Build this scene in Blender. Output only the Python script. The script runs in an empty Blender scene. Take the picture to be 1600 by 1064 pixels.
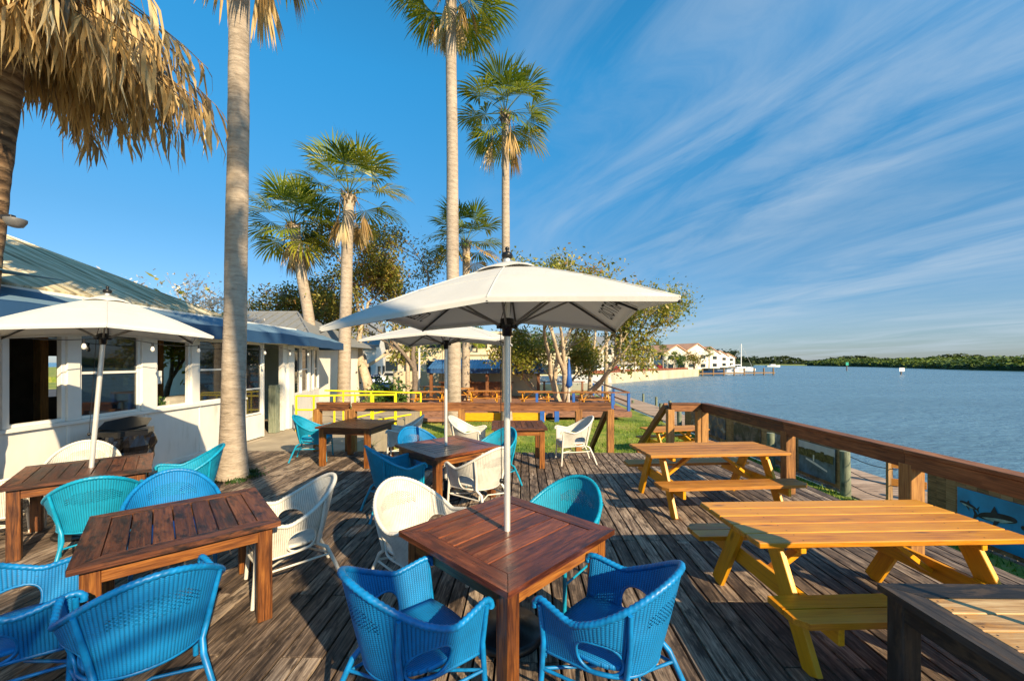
import bpy, bmesh, math, random
from mathutils import Vector, Matrix, noise as mnoise
R = math.radians
sc = bpy.context.scene
col = sc.collection
# ------------------------------------------------------------ camera, sky, sun
H = 1.95; F = 624.0; HY = 565.0           # eye height above the deck, focal length and horizon in photo pixels
cam = bpy.data.cameras.new('camera'); camo = bpy.data.objects.new('camera', cam); col.objects.link(camo)
camo.location = (0, 0, H); camo.rotation_euler = (R(90), 0, 0)
cam.sensor_width = 36; cam.lens = 36*F/1600; cam.shift_y = (HY-532)/1600
cam.clip_start = 0.05; cam.clip_end = 3000
sc.camera = camo
SUN_EL = R(29); SX, SY = 0.60, -0.80      # towards the sun
sd = Vector((SX*math.cos(SUN_EL), SY*math.cos(SUN_EL), math.sin(SUN_EL)))
sl = bpy.data.lights.new('sun', 'SUN'); slo = bpy.data.objects.new('sun', sl); col.objects.link(slo)
sl.energy = 4.7; sl.angle = R(0.6); sl.color = (1.0, 0.79, 0.50)
slo.rotation_euler = sd.to_track_quat('Z', 'Y').to_euler(); slo.location = (6, -8, 9)
w = bpy.data.worlds.new('World'); sc.world = w; w.use_nodes = True
wt = w.node_tree; wt.nodes.clear()
def WN(t, **k):
    n = wt.nodes.new(t)
    for a, b in k.items(): setattr(n, a, b)
    return n
wo = WN('ShaderNodeOutputWorld'); bg = WN('ShaderNodeBackground'); sky = WN('ShaderNodeTexSky')
sky.sky_type = 'NISHITA'; sky.sun_disc = False; sky.sun_elevation = SUN_EL
sky.sun_rotation = math.atan2(SX, SY); sky.air_density = 1.0; sky.dust_density = 0.2; sky.ozone_density = 3.0
hs = WN('ShaderNodeHueSaturation'); hs.inputs['Saturation'].default_value = 1.0; hs.inputs['Hue'].default_value = 0.5
tc = WN('ShaderNodeTexCoord'); sep = WN('ShaderNodeSeparateXYZ')
wt.links.new(tc.outputs['Generated'], sep.inputs[0])
def wm(op, a, b=None, c=None, clamp=False):
    n = WN('ShaderNodeMath', operation=op); n.use_clamp = clamp
    for i, v in enumerate((a, b, c)):
        if v is None: continue
        if isinstance(v, (int, float)): n.inputs[i].default_value = v
        else: wt.links.new(v, n.inputs[i])
    return n.outputs[0]
zz_ = wm('ADD', wm('MAXIMUM', sep.outputs[2], 0.0), 0.10)
cx_ = wm('DIVIDE', sep.outputs[0], zz_); cy_ = wm('DIVIDE', sep.outputs[1], zz_)
cmb = WN('ShaderNodeCombineXYZ')
# streaks run from far left to near right
ca, sa = math.cos(R(116)), math.sin(R(116))
al = wm('ADD', wm('MULTIPLY', cx_, ca), wm('MULTIPLY', cy_, sa))
ac = wm('SUBTRACT', wm('MULTIPLY', cy_, ca), wm('MULTIPLY', cx_, sa))
wt.links.new(wm('MULTIPLY', al, 0.50), cmb.inputs[0]); wt.links.new(wm('MULTIPLY', ac, 1.35), cmb.inputs[1])
n1 = WN('ShaderNodeTexNoise'); n1.inputs['Scale'].default_value = 1.5; n1.inputs['Detail'].default_value = 9
n1.inputs['Roughness'].default_value = 0.62; n1.inputs['Distortion'].default_value = 0.8
wt.links.new(cmb.outputs[0], n1.inputs['Vector'])
n2 = WN('ShaderNodeTexNoise'); n2.inputs['Scale'].default_value = 0.42; n2.inputs['Detail'].default_value = 3
wt.links.new(cmb.outputs[0], n2.inputs['Vector'])
mr = WN('ShaderNodeMapRange'); mr.inputs['From Min'].default_value = 0.38; mr.inputs['From Max'].default_value = 0.70
wt.links.new(n1.outputs[0], mr.inputs['Value'])
mr2 = WN('ShaderNodeMapRange'); mr2.inputs['From Min'].default_value = 0.30; mr2.inputs['From Max'].default_value = 0.56
wt.links.new(n2.outputs[0], mr2.inputs['Value'])
mr3 = WN('ShaderNodeMapRange'); mr3.inputs['From Min'].default_value = -0.15; mr3.inputs['From Max'].default_value = 0.35
wt.links.new(sep.outputs[0], mr3.inputs['Value'])
cl = wm('MULTIPLY', wm('MULTIPLY', mr.outputs[0], mr2.outputs[0]), mr3.outputs[0])
cl = wm('MULTIPLY', cl, 0.56, clamp=True)
mixc = WN('ShaderNodeMix', data_type='RGBA')
mixc.inputs[7].default_value = (2.5, 3.0, 3.5, 1)
tint = WN('ShaderNodeValToRGB'); te = tint.color_ramp.elements; te.new(0.3); te.new(0.5)
for i_, (p_, c_) in enumerate(((0.0, (.28, .33, .45, 1)), (0.08, (.36, .43, .52, 1)), (0.27, (.29, .56, .64, 1)), (0.57, (.20, .93, 1.08, 1)))): te[i_].position = p_; te[i_].color = c_
wt.links.new(sep.outputs[2], tint.inputs[0])
tm = WN('ShaderNodeMix', data_type='RGBA'); tm.blend_type = 'MULTIPLY'; tm.inputs[0].default_value = 1; wt.links.new(sky.outputs[0], tm.inputs[6]); wt.links.new(tint.outputs[0], tm.inputs[7])
wt.links.new(cl, mixc.inputs[0]); wt.links.new(tm.outputs[2], hs.inputs['Color']); wt.links.new(hs.outputs[0], mixc.inputs[6])
wt.links.new(mixc.outputs[2], bg.inputs[0]); bg.inputs[1].default_value = 0.118
wt.links.new(bg.outputs[0], wo.inputs[0])
sc.view_settings.view_transform = 'Standard'; sc.view_settings.look = 'None'
sc.view_settings.exposure = 0.95; sc.view_settings.gamma = 1
sc.render.engine = 'CYCLES'
sc.cycles.max_bounces = 6; sc.cycles.transparent_max_bounces = 12

# ------------------------------------------------------------ helpers
def G(px, py, z=0.0):
    D = F*(H-z)/(py-HY); return Vector(((px-800)/F*D, D, z))
def A(px, py, D):
    return Vector(((px-800)/F*D, D, H-(py-HY)/F*D))
def tag(o, label=None, cat=None, group=None, kind=None):
    if label: o['label'] = label
    if cat: o['category'] = cat
    if group: o['group'] = group
    if kind: o['kind'] = kind
    return o
def thing(name, label, cat, loc=(0, 0, 0), rz=0.0, group=None, kind=None):
    o = bpy.data.objects.new(name, None); col.objects.link(o); o.empty_display_size = 0.2
    o.location = loc; o.rotation_euler = (0, 0, rz)
    return tag(o, label, cat, group, kind)
def dup(root, loc=None, rz=None, label=None, group=None, scale=None, parent=None):
    r = root.copy(); col.objects.link(r)
    if loc is not None: r.location = loc
    if rz is not None: r.rotation_euler = (0, 0, rz)
    if label: r['label'] = label
    if group: r['group'] = group
    if scale: r.scale = scale
    if parent: r.parent = parent
    for ch in list(root.children): dup(ch, parent=r)
    return r

class MB:
    def __init__(s): s.v = []; s.f = []; s.g = []; s.r = []; s.m = []; s.sm = []
    def add(s, vs, fs, gs=None, rnd=0.0, mat=0, smooth=False):
        b = len(s.v); s.v += [tuple(p) for p in vs]
        s.g += [tuple(p) for p in (gs if gs is not None else vs)]
        s.r += list(rnd) if isinstance(rnd, (list, tuple)) else [rnd]*len(vs)
        for f in fs: s.f.append(tuple(b+i for i in f)); s.m.append(mat); s.sm.append(smooth)
    def box(s, c, d, M=None, ch=0.004, rnd=None, mat=0, off=None):
        """chamfered box, centre c, full size d; grain runs along its longest side"""
        h = [x/2 for x in d]; ch = min(ch, min(h)*0.45)
        L = max(range(3), key=lambda i: d[i]); o2 = [i for i in range(3) if i != L]
        if rnd is None: rnd = random.random()
        ox = off if off is not None else random.uniform(0, 40)
        idx = {}; vs = []; gs = []
        M = M or Matrix.Identity(3); c = Vector(c)
        for a in (-1, 1):
            for b in (-1, 1):
                for e in (-1, 1):
                    for ax in range(3):
                        p = [a*(h[0]-ch), b*(h[1]-ch), e*(h[2]-ch)]
                        p[ax] = (a, b, e)[ax]*h[ax]
                        idx[(a, b, e, ax)] = len(vs)
                        gs.append((p[L]+ox, p[o2[0]]+ox*0.37, p[o2[1]]+ox*0.11)); vs.append(c + M @ Vector(p))
        fs = []
        for ax in range(3):
            b_, c_ = [i for i in range(3) if i != ax]
            for sg in (-1, 1):
                q = []
                for (u, v) in ((-1, -1), (1, -1), (1, 1), (-1, 1)):
                    k = [0, 0, 0]; k[ax] = sg; k[b_] = u; k[c_] = v; q.append(idx[tuple(k)+(ax,)])
                flip = (sg > 0) == (ax == 1)
                fs.append(q[::-1] if flip else q)
            for u in (-1, 1):
                for v in (-1, 1):
                    k0 = [0, 0, 0]; k0[b_] = u; k0[c_] = v; k1 = list(k0); k0[ax] = -1; k1[ax] = 1
                    fs.append([idx[tuple(k0)+(b_,)], idx[tuple(k0)+(c_,)], idx[tuple(k1)+(c_,)], idx[tuple(k1)+(b_,)]])
        for a in (-1, 1):
            for b in (-1, 1):
                for e in (-1, 1): fs.append([idx[(a, b, e, 0)], idx[(a, b, e, 1)], idx[(a, b, e, 2)]])
        s.add(vs, fs, gs, rnd, mat)
    def beam(s, p, q, wd, th, up=(0, 0, 1), ch=0.004, rnd=None, mat=0):
        """board from p to q; th along up, wd across"""
        p = Vector(p); q = Vector(q); x = (q-p); L = x.length; x.normalize()
        y = Vector(up).cross(x)
        if y.length < 1e-4: y = Vector((0, 1, 0)).cross(x)
        y.normalize(); z = x.cross(y)
        s.box((p+q)/2, (L, wd, th), Matrix((x, y, z)).transposed(), ch, rnd, mat)
    def prism(s, poly, z0, z1, M=None, rnd=None, mat=0, ch=0):
        n = len(poly); rnd = random.random() if rnd is None else rnd; ox = random.uniform(0, 40)
        vs = [Vector((x, y, z0)) for x, y in poly]+[Vector((x, y, z1)) for x, y in poly]
        gs = [(p.x+ox, p.y+ox*.3, p.z) for p in vs]
        if M: vs = [M @ p for p in vs]
        fs = [tuple(range(n))[::-1], tuple(range(n, 2*n))]+[(i, (i+1) % n, n+(i+1) % n, n+i) for i in range(n)]
        s.add(vs, fs, gs, rnd, mat)
    def tube(s, pts, r, n=8, rnd=0.0, mat=0, closed=False, twist=None):
        pts = [Vector(p) for p in pts]; N = len(pts)
        rr = r if isinstance(r, (list, tuple)) else [r]*N
        vs = []; gs = []; L = 0; up = None
        for i, p in enumerate(pts):
            a = pts[(i-1) % N] if (closed or i) else p; b = pts[(i+1) % N] if (closed or i < N-1) else p
            t = (b-a).normalized()
            if up is None:
                up = Vector((0, 0, 1)) if abs(t.z) < 0.9 else Vector((1, 0, 0))
            x = up.cross(t); 
            if x.length < 1e-5: x = Vector((0, 1, 0)).cross(t)
            x.normalize(); up = t.cross(x)
            if i: L += (p-pts[i-1]).length
            for k in range(n):
                an = 2*math.pi*k/n; q = rr[i]
                if twist: q *= 1+twist[0]*math.sin(twist[1]*an+twist[2]*L)
                vs.append(p+x*math.cos(an)*q+up*math.sin(an)*q); gs.append((L, an/6.283*0.2, 0))
        fs = []
        for i in range(N if closed else N-1):
            j = (i+1) % N
            for k in range(n):
                m = (k+1) % n; fs.append((i*n+k, i*n+m, j*n+m, j*n+k))
        s.add(vs, fs, gs, rnd, mat, True)
        if not closed:
            s.add(vs[:n], [tuple(range(n))[::-1]], gs[:n], rnd, mat); s.add(vs[-n:], [tuple(range(n))], gs[-n:], rnd, mat)
    def lathe(s, prof, c=(0, 0, 0), n=20, rnd=0.0, mat=0, smooth=True):
        c = Vector(c); vs = []; fs = []; gs = []; zc = 0
        for i, (r, z) in enumerate(prof):
            for k in range(n):
                an = 2*math.pi*k/n; vs.append(c+Vector((r*math.cos(an), r*math.sin(an), z))); gs.append((z, an*0.1, r))
        for i in range(len(prof)-1):
            for k in range(n):
                m = (k+1) % n; fs.append((i*n+k, i*n+m, (i+1)*n+m, (i+1)*n+k))
        s.add(vs, fs, gs, rnd, mat, smooth)
        s.add(vs[:n], [tuple(range(n))[::-1]], gs[:n], rnd, mat); s.add(vs[-n:], [tuple(range(n))], gs[-n:], rnd, mat)
    def quad(s, pts, rnd=0.0, mat=0, gs=None): s.add(pts, [tuple(range(len(pts)))], gs, rnd, mat)
    def build(s, name, mats, parent=None, recalc=True, solid=0.0, weld=False):
        me = bpy.data.meshes.new(name); me.from_pydata(s.v, [], s.f)
        if not isinstance(mats, (list, tuple)): mats = [mats]
        for m in mats: me.materials.append(m)
        me.polygons.foreach_set('material_index', s.m); me.polygons.foreach_set('use_smooth', s.sm)
        a = me.attributes.new('gr', 'FLOAT_VECTOR', 'POINT'); a.data.foreach_set('vector', [c for g in s.g for c in g])
        a = me.attributes.new('rnd', 'FLOAT', 'POINT'); a.data.foreach_set('value', s.r)
        if recalc:
            bm = bmesh.new(); bm.from_mesh(me); bmesh.ops.recalc_face_normals(bm, faces=bm.faces); bm.to_mesh(me); bm.free()
        me.update()
        o = bpy.data.objects.new(name, me); col.objects.link(o)
        if parent: o.parent = parent
        if solid:
            md = o.modifiers.new('thickness', 'SOLIDIFY'); md.thickness = solid; md.offset = 0
        return o
def rotz(a): return Matrix.Rotation(a, 3, 'Z')

# ------------------------------------------------------------ materials
class NT:
    def __init__(s, name):
        s.m = bpy.data.materials.new(name); s.m.use_nodes = True; s.t = s.m.node_tree
        s.b = s.t.nodes['Principled BSDF']; s.out = s.t.nodes['Material Output']
    def n(s, t, **k):
        x = s.t.nodes.new(t)
        for a, b in k.items():
            if a in x.inputs.keys() if isinstance(a, str) else False: x.inputs[a].default_value = b
            else: setattr(x, a, b)
        return x
    def l(s, a, b): s.t.links.new(a, b)
    def attr(s, nm, fac=False):
        x = s.t.nodes.new('ShaderNodeAttribute'); x.attribute_name = nm
        return x.outputs['Fac'] if fac else x.outputs['Vector']
    def math(s, op, a, b=None, c=None, clamp=False):
        x = s.t.nodes.new('ShaderNodeMath'); x.operation = op; x.use_clamp = clamp
        for i, v in enumerate((a, b, c)):
            if v is None: continue
            if isinstance(v, (int, float)): x.inputs[i].default_value = v
            else: s.l(v, x.inputs[i])
        return x.outputs[0]
    def mapv(s, v, sc=(1, 1, 1), loc=(0, 0, 0)):
        x = s.t.nodes.new('ShaderNodeMapping'); x.inputs['Scale'].default_value = sc; x.inputs['Location'].default_value = loc
        s.l(v, x.inputs['Vector']); return x.outputs[0]
    def noise(s, v, scale=5, detail=4, rough=0.5, dist=0):
        x = s.t.nodes.new('ShaderNodeTexNoise'); x.inputs['Scale'].default_value = scale; x.inputs['Detail'].default_value = detail
        x.inputs['Roughness'].default_value = rough; x.inputs['Distortion'].default_value = dist
        if v is not None: s.l(v, x.inputs['Vector'])
        return x.outputs[0]
    def vor(s, v, scale=5, feat='F1'):
        x = s.t.nodes.new('ShaderNodeTexVoronoi'); x.inputs['Scale'].default_value = scale; x.feature = feat
        if v is not None: s.l(v, x.inputs['Vector'])
        return x.outputs[0]
    def ramp(s, f, stops):
        x = s.t.nodes.new('ShaderNodeValToRGB'); e = x.color_ramp.elements
        while len(e) < len(stops): e.new(0.5)
        for i, (p, c) in enumerate(stops):
            e[i].position = p; e[i].color = tuple(c)+(1,) if len(c) == 3 else c
        s.l(f, x.inputs[0]); return x.outputs[0]
    def rng(s, f, a, b, c=0.0, d=1.0):
        x = s.t.nodes.new('ShaderNodeMapRange')
        for i, v in zip(('From Min', 'From Max', 'To Min', 'To Max'), (a, b, c, d)): x.inputs[i].default_value = v
        s.l(f, x.inputs['Value']); return x.outputs[0]
    def mix(s, f, a, b, mode='MIX'):
        x = s.t.nodes.new('ShaderNodeMix'); x.data_type = 'RGBA'; x.blend_type = mode
        for i, v in ((0, f), (6, a), (7, b)):
            if isinstance(v, (int, float)): x.inputs[i].default_value = v
            elif isinstance(v, tuple): x.inputs[i].default_value = v if len(v) == 4 else v+(1,)
            else: s.l(v, x.inputs[i])
        return x.outputs[2]
    def bump(s, h, strength=0.3, dist=0.01):
        x = s.t.nodes.new('ShaderNodeBump'); x.inputs['Strength'].default_value = strength; x.inputs['Distance'].default_value = dist
        s.l(h, x.inputs['Height']); s.l(x.outputs[0], s.b.inputs['Normal']); return x.outputs[0]
    def base(s, c):
        if isinstance(c, tuple): s.b.inputs['Base Color'].default_value = c+(1,) if len(c) == 3 else c
        else: s.l(c, s.b.inputs['Base Color'])
    def rough(s, v):
        if isinstance(v, (int, float)): s.b.inputs['Roughness'].default_value = v
        else: s.l(v, s.b.inputs['Roughness'])
    def obj(s):
        return s.t.nodes.new('ShaderNodeTexCoord').outputs['Object']

def wood(name, dark, mid, light, rough=0.5, grain=1.0, wear=None, wearamt=0.0, knots=True, bump=0.25, coat=0.0):
    t = NT(name); g = t.attr('gr'); r = t.attr('rnd', True)
    v = t.mapv(g, (1.4, 22, 22)); f1 = t.noise(v, 2.2, 5, 0.6, 0.6)
    v2 = t.mapv(g, (6, 160, 160)); f2 = t.noise(v2, 1.2, 3, 0.6)
    v3 = t.mapv(g, (1.2, 3, 3)); f3 = t.noise(v3, 3.0, 4, 0.55)
    f = t.math('ADD', t.math('MULTIPLY', f1, 0.55), t.math('ADD', t.math('MULTIPLY', f2, 0.25), t.math('MULTIPLY', f3, 0.2)))
    f = t.math('ADD', f, t.math('MULTIPLY', t.math('SUBTRACT', r, 0.5), 0.16))
    c = t.ramp(f, [(0.36, dark), (0.5, mid), (0.66, light)])
    if knots:
        kv = t.mapv(g, (2.2, 7, 7)); k = t.vor(kv, 1.0)
        kk = t.rng(k, 0.05, 0.16, 1.0, 0.0); c = t.mix(t.math('MULTIPLY', kk, 0.75), c, tuple(x*0.35 for x in dark))
    if wear:
        wv = t.mapv(g, (2.0, 6, 6)); wn = t.noise(wv, 2.5, 6, 0.65)
        c = t.mix(t.rng(wn, 0.5, 0.62, 0.0, wearamt), c, wear)
    t.base(c); t.rough(t.rng(f2, 0.3, 0.7, rough-0.08, rough+0.12))
    t.bump(t.math('ADD', f1, t.math('MULTIPLY', f2, 0.6)), bump, 0.004)
    if coat: t.b.inputs['Coat Weight'].default_value = coat; t.b.inputs['Coat Roughness'].default_value = 0.18
    return t.m
M = {}
M['table'] = wood('stained_table_wood', (0.04, 0.011, 0.005), (0.15, 0.040, 0.014), (0.30, 0.092, 0.032), 0.32, coat=0.15, wear=(0.035, 0.012, 0.008), wearamt=0.6)
M['tabledk'] = wood('dark_table_wood', (0.022, 0.008, 0.005), (0.10, 0.031, 0.012), (0.21, 0.075, 0.030), 0.42, wear=(0.012, 0.008, 0.007), wearamt=0.95, coat=0.1)
M['tableleg'] = wood('table_leg_wood', (0.035, 0.010, 0.004), (0.17, 0.055, 0.011), (0.36, 0.14, 0.025), 0.42, coat=0.15)
M['rail'] = wood('railing_wood', (0.035, 0.012, 0.005), (0.17, 0.060, 0.016), (0.34, 0.14, 0.045), 0.6)
M['post'] = wood('post_wood', (0.10, 0.038, 0.010), (0.32, 0.14, 0.035), (0.50, 0.26, 0.075), 0.6)
M['picnic_top'] = wood('picnic_top_wood', (0.36, 0.11, 0.004), (0.54, 0.205, 0.006), (0.66, 0.29, 0.014), 0.38, coat=0.08)
M['picnic_pale'] = wood('picnic_worn_wood', (0.27, 0.10, 0.015), (0.42, 0.17, 0.025), (0.54, 0.26, 0.05), 0.5)
M['yellow'] = wood('yellow_painted_wood', (0.56, 0.23, 0.004), (0.72, 0.33, 0.006), (0.82, 0.41, 0.012), 0.42, knots=True, bump=0.15)
M['worn'] = wood('worn_bar_wood', (0.16, 0.075, 0.022), (0.42, 0.24, 0.09), (0.62, 0.44, 0.22), 0.5, wear=(0.55, 0.25, 0.04), wearamt=0.5)
M['black_wood'] = wood('blackened_wood', (0.005, 0.004, 0.003), (0.017, 0.013, 0.011), (0.05, 0.040, 0.034), 0.6, wear=(0.13, 0.08, 0.04), wearamt=0.4)  # near-black boards for the corner table's border, apron and legs
M['deck'] = wood('weathered_deck_wood', (0.026, 0.017, 0.012), (0.15, 0.105, 0.076), (0.46, 0.36, 0.27), 0.7, wear=(0.022, 0.014, 0.010), wearamt=0.85, bump=0.6)
M['dock'] = wood('dock_wood', (0.16, 0.11, 0.08), (0.34, 0.25, 0.19), (0.48, 0.38, 0.30), 0.8)
M['reddeck'] = wood('red_deck_wood', (0.10, 0.045, 0.025), (0.27, 0.13, 0.08), (0.40, 0.22, 0.15), 0.7)
M['fence'] = wood('fence_wood', (0.12, 0.07, 0.03), (0.32, 0.19, 0.08), (0.47, 0.31, 0.15), 0.75)
M['piling'] = wood('piling_wood', (0.10, 0.12, 0.08), (0.24, 0.27, 0.19), (0.42, 0.42, 0.32), 0.85)
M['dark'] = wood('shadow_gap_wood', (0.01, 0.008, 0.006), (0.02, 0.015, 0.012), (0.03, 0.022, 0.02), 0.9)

def plain(name, c, rough=0.5, metal=0.0, var=0.12, scale=6, bump=0.0, bs=60, spec=None, emis=None, trans=0):
    t = NT(name); o = t.obj(); f = t.noise(o, scale, 4, 0.6)
    lo = tuple(x*(1-var) for x in c); hi = tuple(min(1, x*(1+var)) for x in c)
    t.base(t.ramp(f, [(0.3, lo), (0.7, hi)])); t.rough(rough); t.b.inputs['Metallic'].default_value = metal
    if bump: t.bump(t.noise(o, bs, 3, 0.6), bump, 0.004)
    if spec is not None: t.b.inputs['Specular IOR Level'].default_value = spec
    if emis: t.b.inputs['Emission Color'].default_value = emis+(1,); t.b.inputs['Emission Strength'].default_value = 1
    return t.m
def wicker(name, c, rough=0.62):
    t = NT(name); g = t.attr('gr'); sp = t.n('ShaderNodeSeparateXYZ'); t.l(g, sp.inputs[0])
    u, v, kd = sp.outputs[0], sp.outputs[1], sp.outputs[2]
    rib = t.math('ABSOLUTE', t.math('SINE', t.math('MULTIPLY', u, math.pi/0.0135)))
    wv = t.math('SINE', t.math('ADD', t.math('MULTIPLY', v, 2*math.pi/0.011), t.math('MULTIPLY', t.math('FLOOR', t.math('DIVIDE', u, 0.0135)), math.pi)))
    h = t.math('ADD', t.math('MULTIPLY', rib, 1.0), t.math('MULTIPLY', wv, 0.35))
    nz = t.noise(t.obj(), 9, 3, 0.6); nf = t.noise(t.obj(), 3, 2, 0.5)
    k = t.math('ADD', t.math('MULTIPLY', rib, 0.55), t.math('MULTIPLY', nz, 0.6))
    lo = tuple(x*0.45 for x in c); hi = tuple(min(1, x*1.2) for x in c)
    cc = t.ramp(k, [(0.25, lo), (0.62, c), (0.95, hi)])
    cc = t.mix(t.rng(nf, 0.55, 0.75, 0, 0.35), cc, tuple(min(1, x*1.4+0.02) for x in c))
    chip = t.noise(t.obj(), 55, 4, .7); cc = t.mix(t.rng(chip, .60, .70, 0, .55), cc, tuple(x*.3+.03 for x in c)); t.base(cc); t.rough(rough); t.bump(h, 0.6, 0.003); t.b.inputs['Specular IOR Level'].default_value = 0.35
    # open diamond weave where the third coordinate is near 1
    a = t.math('SINE', t.math('MULTIPLY', t.math('ADD', u, v), math.pi/0.020)); b = t.math('SINE', t.math('MULTIPLY', t.math('SUBTRACT', u, v), math.pi/0.020))
    hole = t.math('GREATER_THAN', t.math('MULTIPLY', t.math('ABSOLUTE', a), t.math('ABSOLUTE', b)), 0.62)
    hole = t.math('MULTIPLY', hole, t.math('GREATER_THAN', kd, 0.5))
    tr = t.n('ShaderNodeBsdfTransparent'); mx = t.n('ShaderNodeMixShader')
    t.l(hole, mx.inputs[0]); t.l(t.b.outputs[0], mx.inputs[1]); t.l(tr.outputs[0], mx.inputs[2]); t.l(mx.outputs[0], t.out.inputs[0])
    return t.m
BLUE = (0.002, 0.175, 0.45); BLUE_LIT = (0.003, 0.26, 0.43); WHITE = (0.62, 0.59, 0.52)  # one blue chair paint; the greener tone has sunlight painted in
M['wblue'] = wicker('blue_wicker', BLUE); M['wteal'] = wicker('turquoise_wicker', BLUE_LIT); M['wwhite'] = wicker('white_wicker', WHITE)
M['pblue'] = plain('blue_chair_paint', BLUE, 0.42, var=0.3, scale=14); M['pteal'] = plain('turquoise_chair_paint', BLUE_LIT, 0.42, var=0.25, scale=14)
M['pwhite'] = plain('white_chair_paint', (0.66, 0.63, 0.56), 0.4, var=0.08)
def fabric(name, c, tr=0.3):
    t = NT(name); o = t.obj(); f = t.noise(o, 3, 3, 0.5); t.base(t.ramp(f, [(0.3, tuple(x*0.93 for x in c)), (0.7, c)])); t.rough(0.85)
    t.bump(t.math('ADD', t.noise(t.mapv(o, (3, 3, 1)), 2.0, 3, 0.5), t.math('MULTIPLY', t.noise(o, 300, 1), 0.05)), 0.35, 0.02)
    b = t.n('ShaderNodeBsdfTranslucent'); b.inputs[0].default_value = tuple(c)+(1,); mx = t.n('ShaderNodeMixShader'); mx.inputs[0].default_value = tr
    t.l(t.b.outputs[0], mx.inputs[1]); t.l(b.outputs[0], mx.inputs[2]); t.l(mx.outputs[0], t.out.inputs[0]); return t.m
M['canvas'] = fabric('canvas', (0.70, 0.695, 0.665), 0.28)
M['navy'] = fabric('awning_canvas', (0.018, 0.075, 0.18), 0.05)
M['awntop'] = fabric('faded_awning_top', (0.13, 0.23, 0.33), 0.05)
M['sail'] = fabric('shade_sail', (0.10, 0.24, 0.36), 0.1)
M['alu'] = plain('brushed_metal', (0.74, 0.73, 0.70), 0.35, 0.45, 0.08)
M['dkmetal'] = plain('dark_metal', (0.035, 0.035, 0.038), 0.4, 0.5)
M['grmetal'] = plain('grey_rib_metal', (0.18, 0.175, 0.17), 0.45, 0.4)
M['black'] = plain('black_plastic', (0.008, 0.008, 0.009), 0.35, var=0.3)
M['ink'] = plain('black_ink', (0.02, 0.02, 0.022), 0.8)
M['white'] = plain('white_paint', (0.82, 0.79, 0.72), 0.5, var=0.07, scale=2, bump=0.1, bs=90)
M['whitegl'] = plain('white_gelcoat', (0.80, 0.79, 0.76), 0.25, var=0.04)
M['cream'] = plain('cream_stucco', (0.66, 0.55, 0.38), 0.8, var=0.1, scale=1)
M['ypaint'] = plain('yellow_metal_paint', (0.85, 0.66, 0.01), 0.35, var=0.08)
M['blupaint'] = plain('blue_post_paint', (0.02, 0.10, 0.38), 0.5, var=0.2)
M['paper'] = plain('paper', (0.75, 0.75, 0.72), 0.8, var=0.02)
M['glassbulb'] = plain('bulb_glass', (0.75, 0.74, 0.70), 0.08, var=0.02)
M['bag'] = plain('black_bin_bag', (0.006, 0.006, 0.008), 0.18, var=0.2, bump=1.0, bs=18)
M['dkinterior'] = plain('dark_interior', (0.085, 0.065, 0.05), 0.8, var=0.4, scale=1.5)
M['concrete'] = plain('concrete', (0.36, 0.30, 0.22), 0.85, var=0.22, scale=1.6, bump=0.3, bs=30)
M['asphalt'] = plain('asphalt', (0.055, 0.055, 0.058), 0.9, var=0.25, scale=1.0, bump=0.3)
M['drawer'] = plain('pale_cabinet', (0.55, 0.52, 0.46), 0.5)
M['tanroof'] = plain('tan_roof', (0.46, 0.25, 0.15), 0.8, var=0.15, scale=0.6)
M['condo'] = plain('white_stucco', (0.66, 0.60, 0.52), 0.8, var=0.08, scale=0.3)
M['grroof'] = plain('grey_metal_roof', (0.20, 0.21, 0.22), 0.6, var=0.1)
M['dkwin'] = plain('dark_window', (0.02, 0.03, 0.04), 0.1, var=0.3)
M['tyre'] = plain('tyre_rubber', (0.012, 0.012, 0.012), 0.8)
M['carblue'] = plain('blue_car_paint', (0.02, 0.06, 0.16), 0.25, 0.2)
M['carred'] = plain('red_car_paint', (0.25, 0.02, 0.02), 0.25, 0.2)
M['redhedge'] = plain('red_hedge', (0.20, 0.065, 0.035), 0.9, var=0.6, scale=3, bump=1, bs=6)
M['seawall'] = plain('seawall_concrete', (0.50, 0.42, 0.30), 0.85, var=0.2, scale=0.4)
M['green'] = plain('green_marker', (0.0, 0.30, 0.22), 0.5)
def roofmat():
    t = NT('green_metal_roof'); g = t.attr('gr')
    v = t.mapv(g, (0.35, 5, 1)); f = t.noise(v, 1.5, 4, 0.65); s2 = t.noise(t.mapv(g, (1.2, 2, 1)), 1.2, 5, 0.6)
    c = t.ramp(f, [(0.38, (0.26, 0.21, 0.12)), (0.5, (0.56, 0.48, 0.31)), (0.62, (0.78, 0.68, 0.48))])
    c = t.mix(t.rng(s2, 0.66, 0.70, 0, 0.8), c, (0.30, 0.14, 0.06)); t.base(c); t.rough(0.9); t.b.inputs['Specular IOR Level'].default_value = 0.1
    sp = t.n('ShaderNodeSeparateXYZ'); t.l(g, sp.inputs[0])
    t.bump(t.math('SINE', t.math('MULTIPLY', sp.outputs[1], 2*math.pi/0.2)), 0.6, 0.012); return t.m
M['roof'] = roofmat()
def glassmat():
    t = NT('window_glass'); t.base((0.012, 0.022, 0.030)); t.rough(0.03)
    t.bump(t.noise(t.obj(), 1.1, 2), 0.06, 0.02)
    t.b.inputs['IOR'].default_value = 2.0
    tr = t.n('ShaderNodeBsdfTransparent'); tr.inputs[0].default_value = (0.5, 0.55, 0.55, 1)
    mx = t.n('ShaderNodeMixShader'); mx.inputs[0].default_value = 0.28
    t.l(t.b.outputs[0], mx.inputs[1]); t.l(tr.outputs[0], mx.inputs[2]); t.l(mx.outputs[0], t.out.inputs[0]); return t.m
M['glass'] = glassmat()
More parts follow.
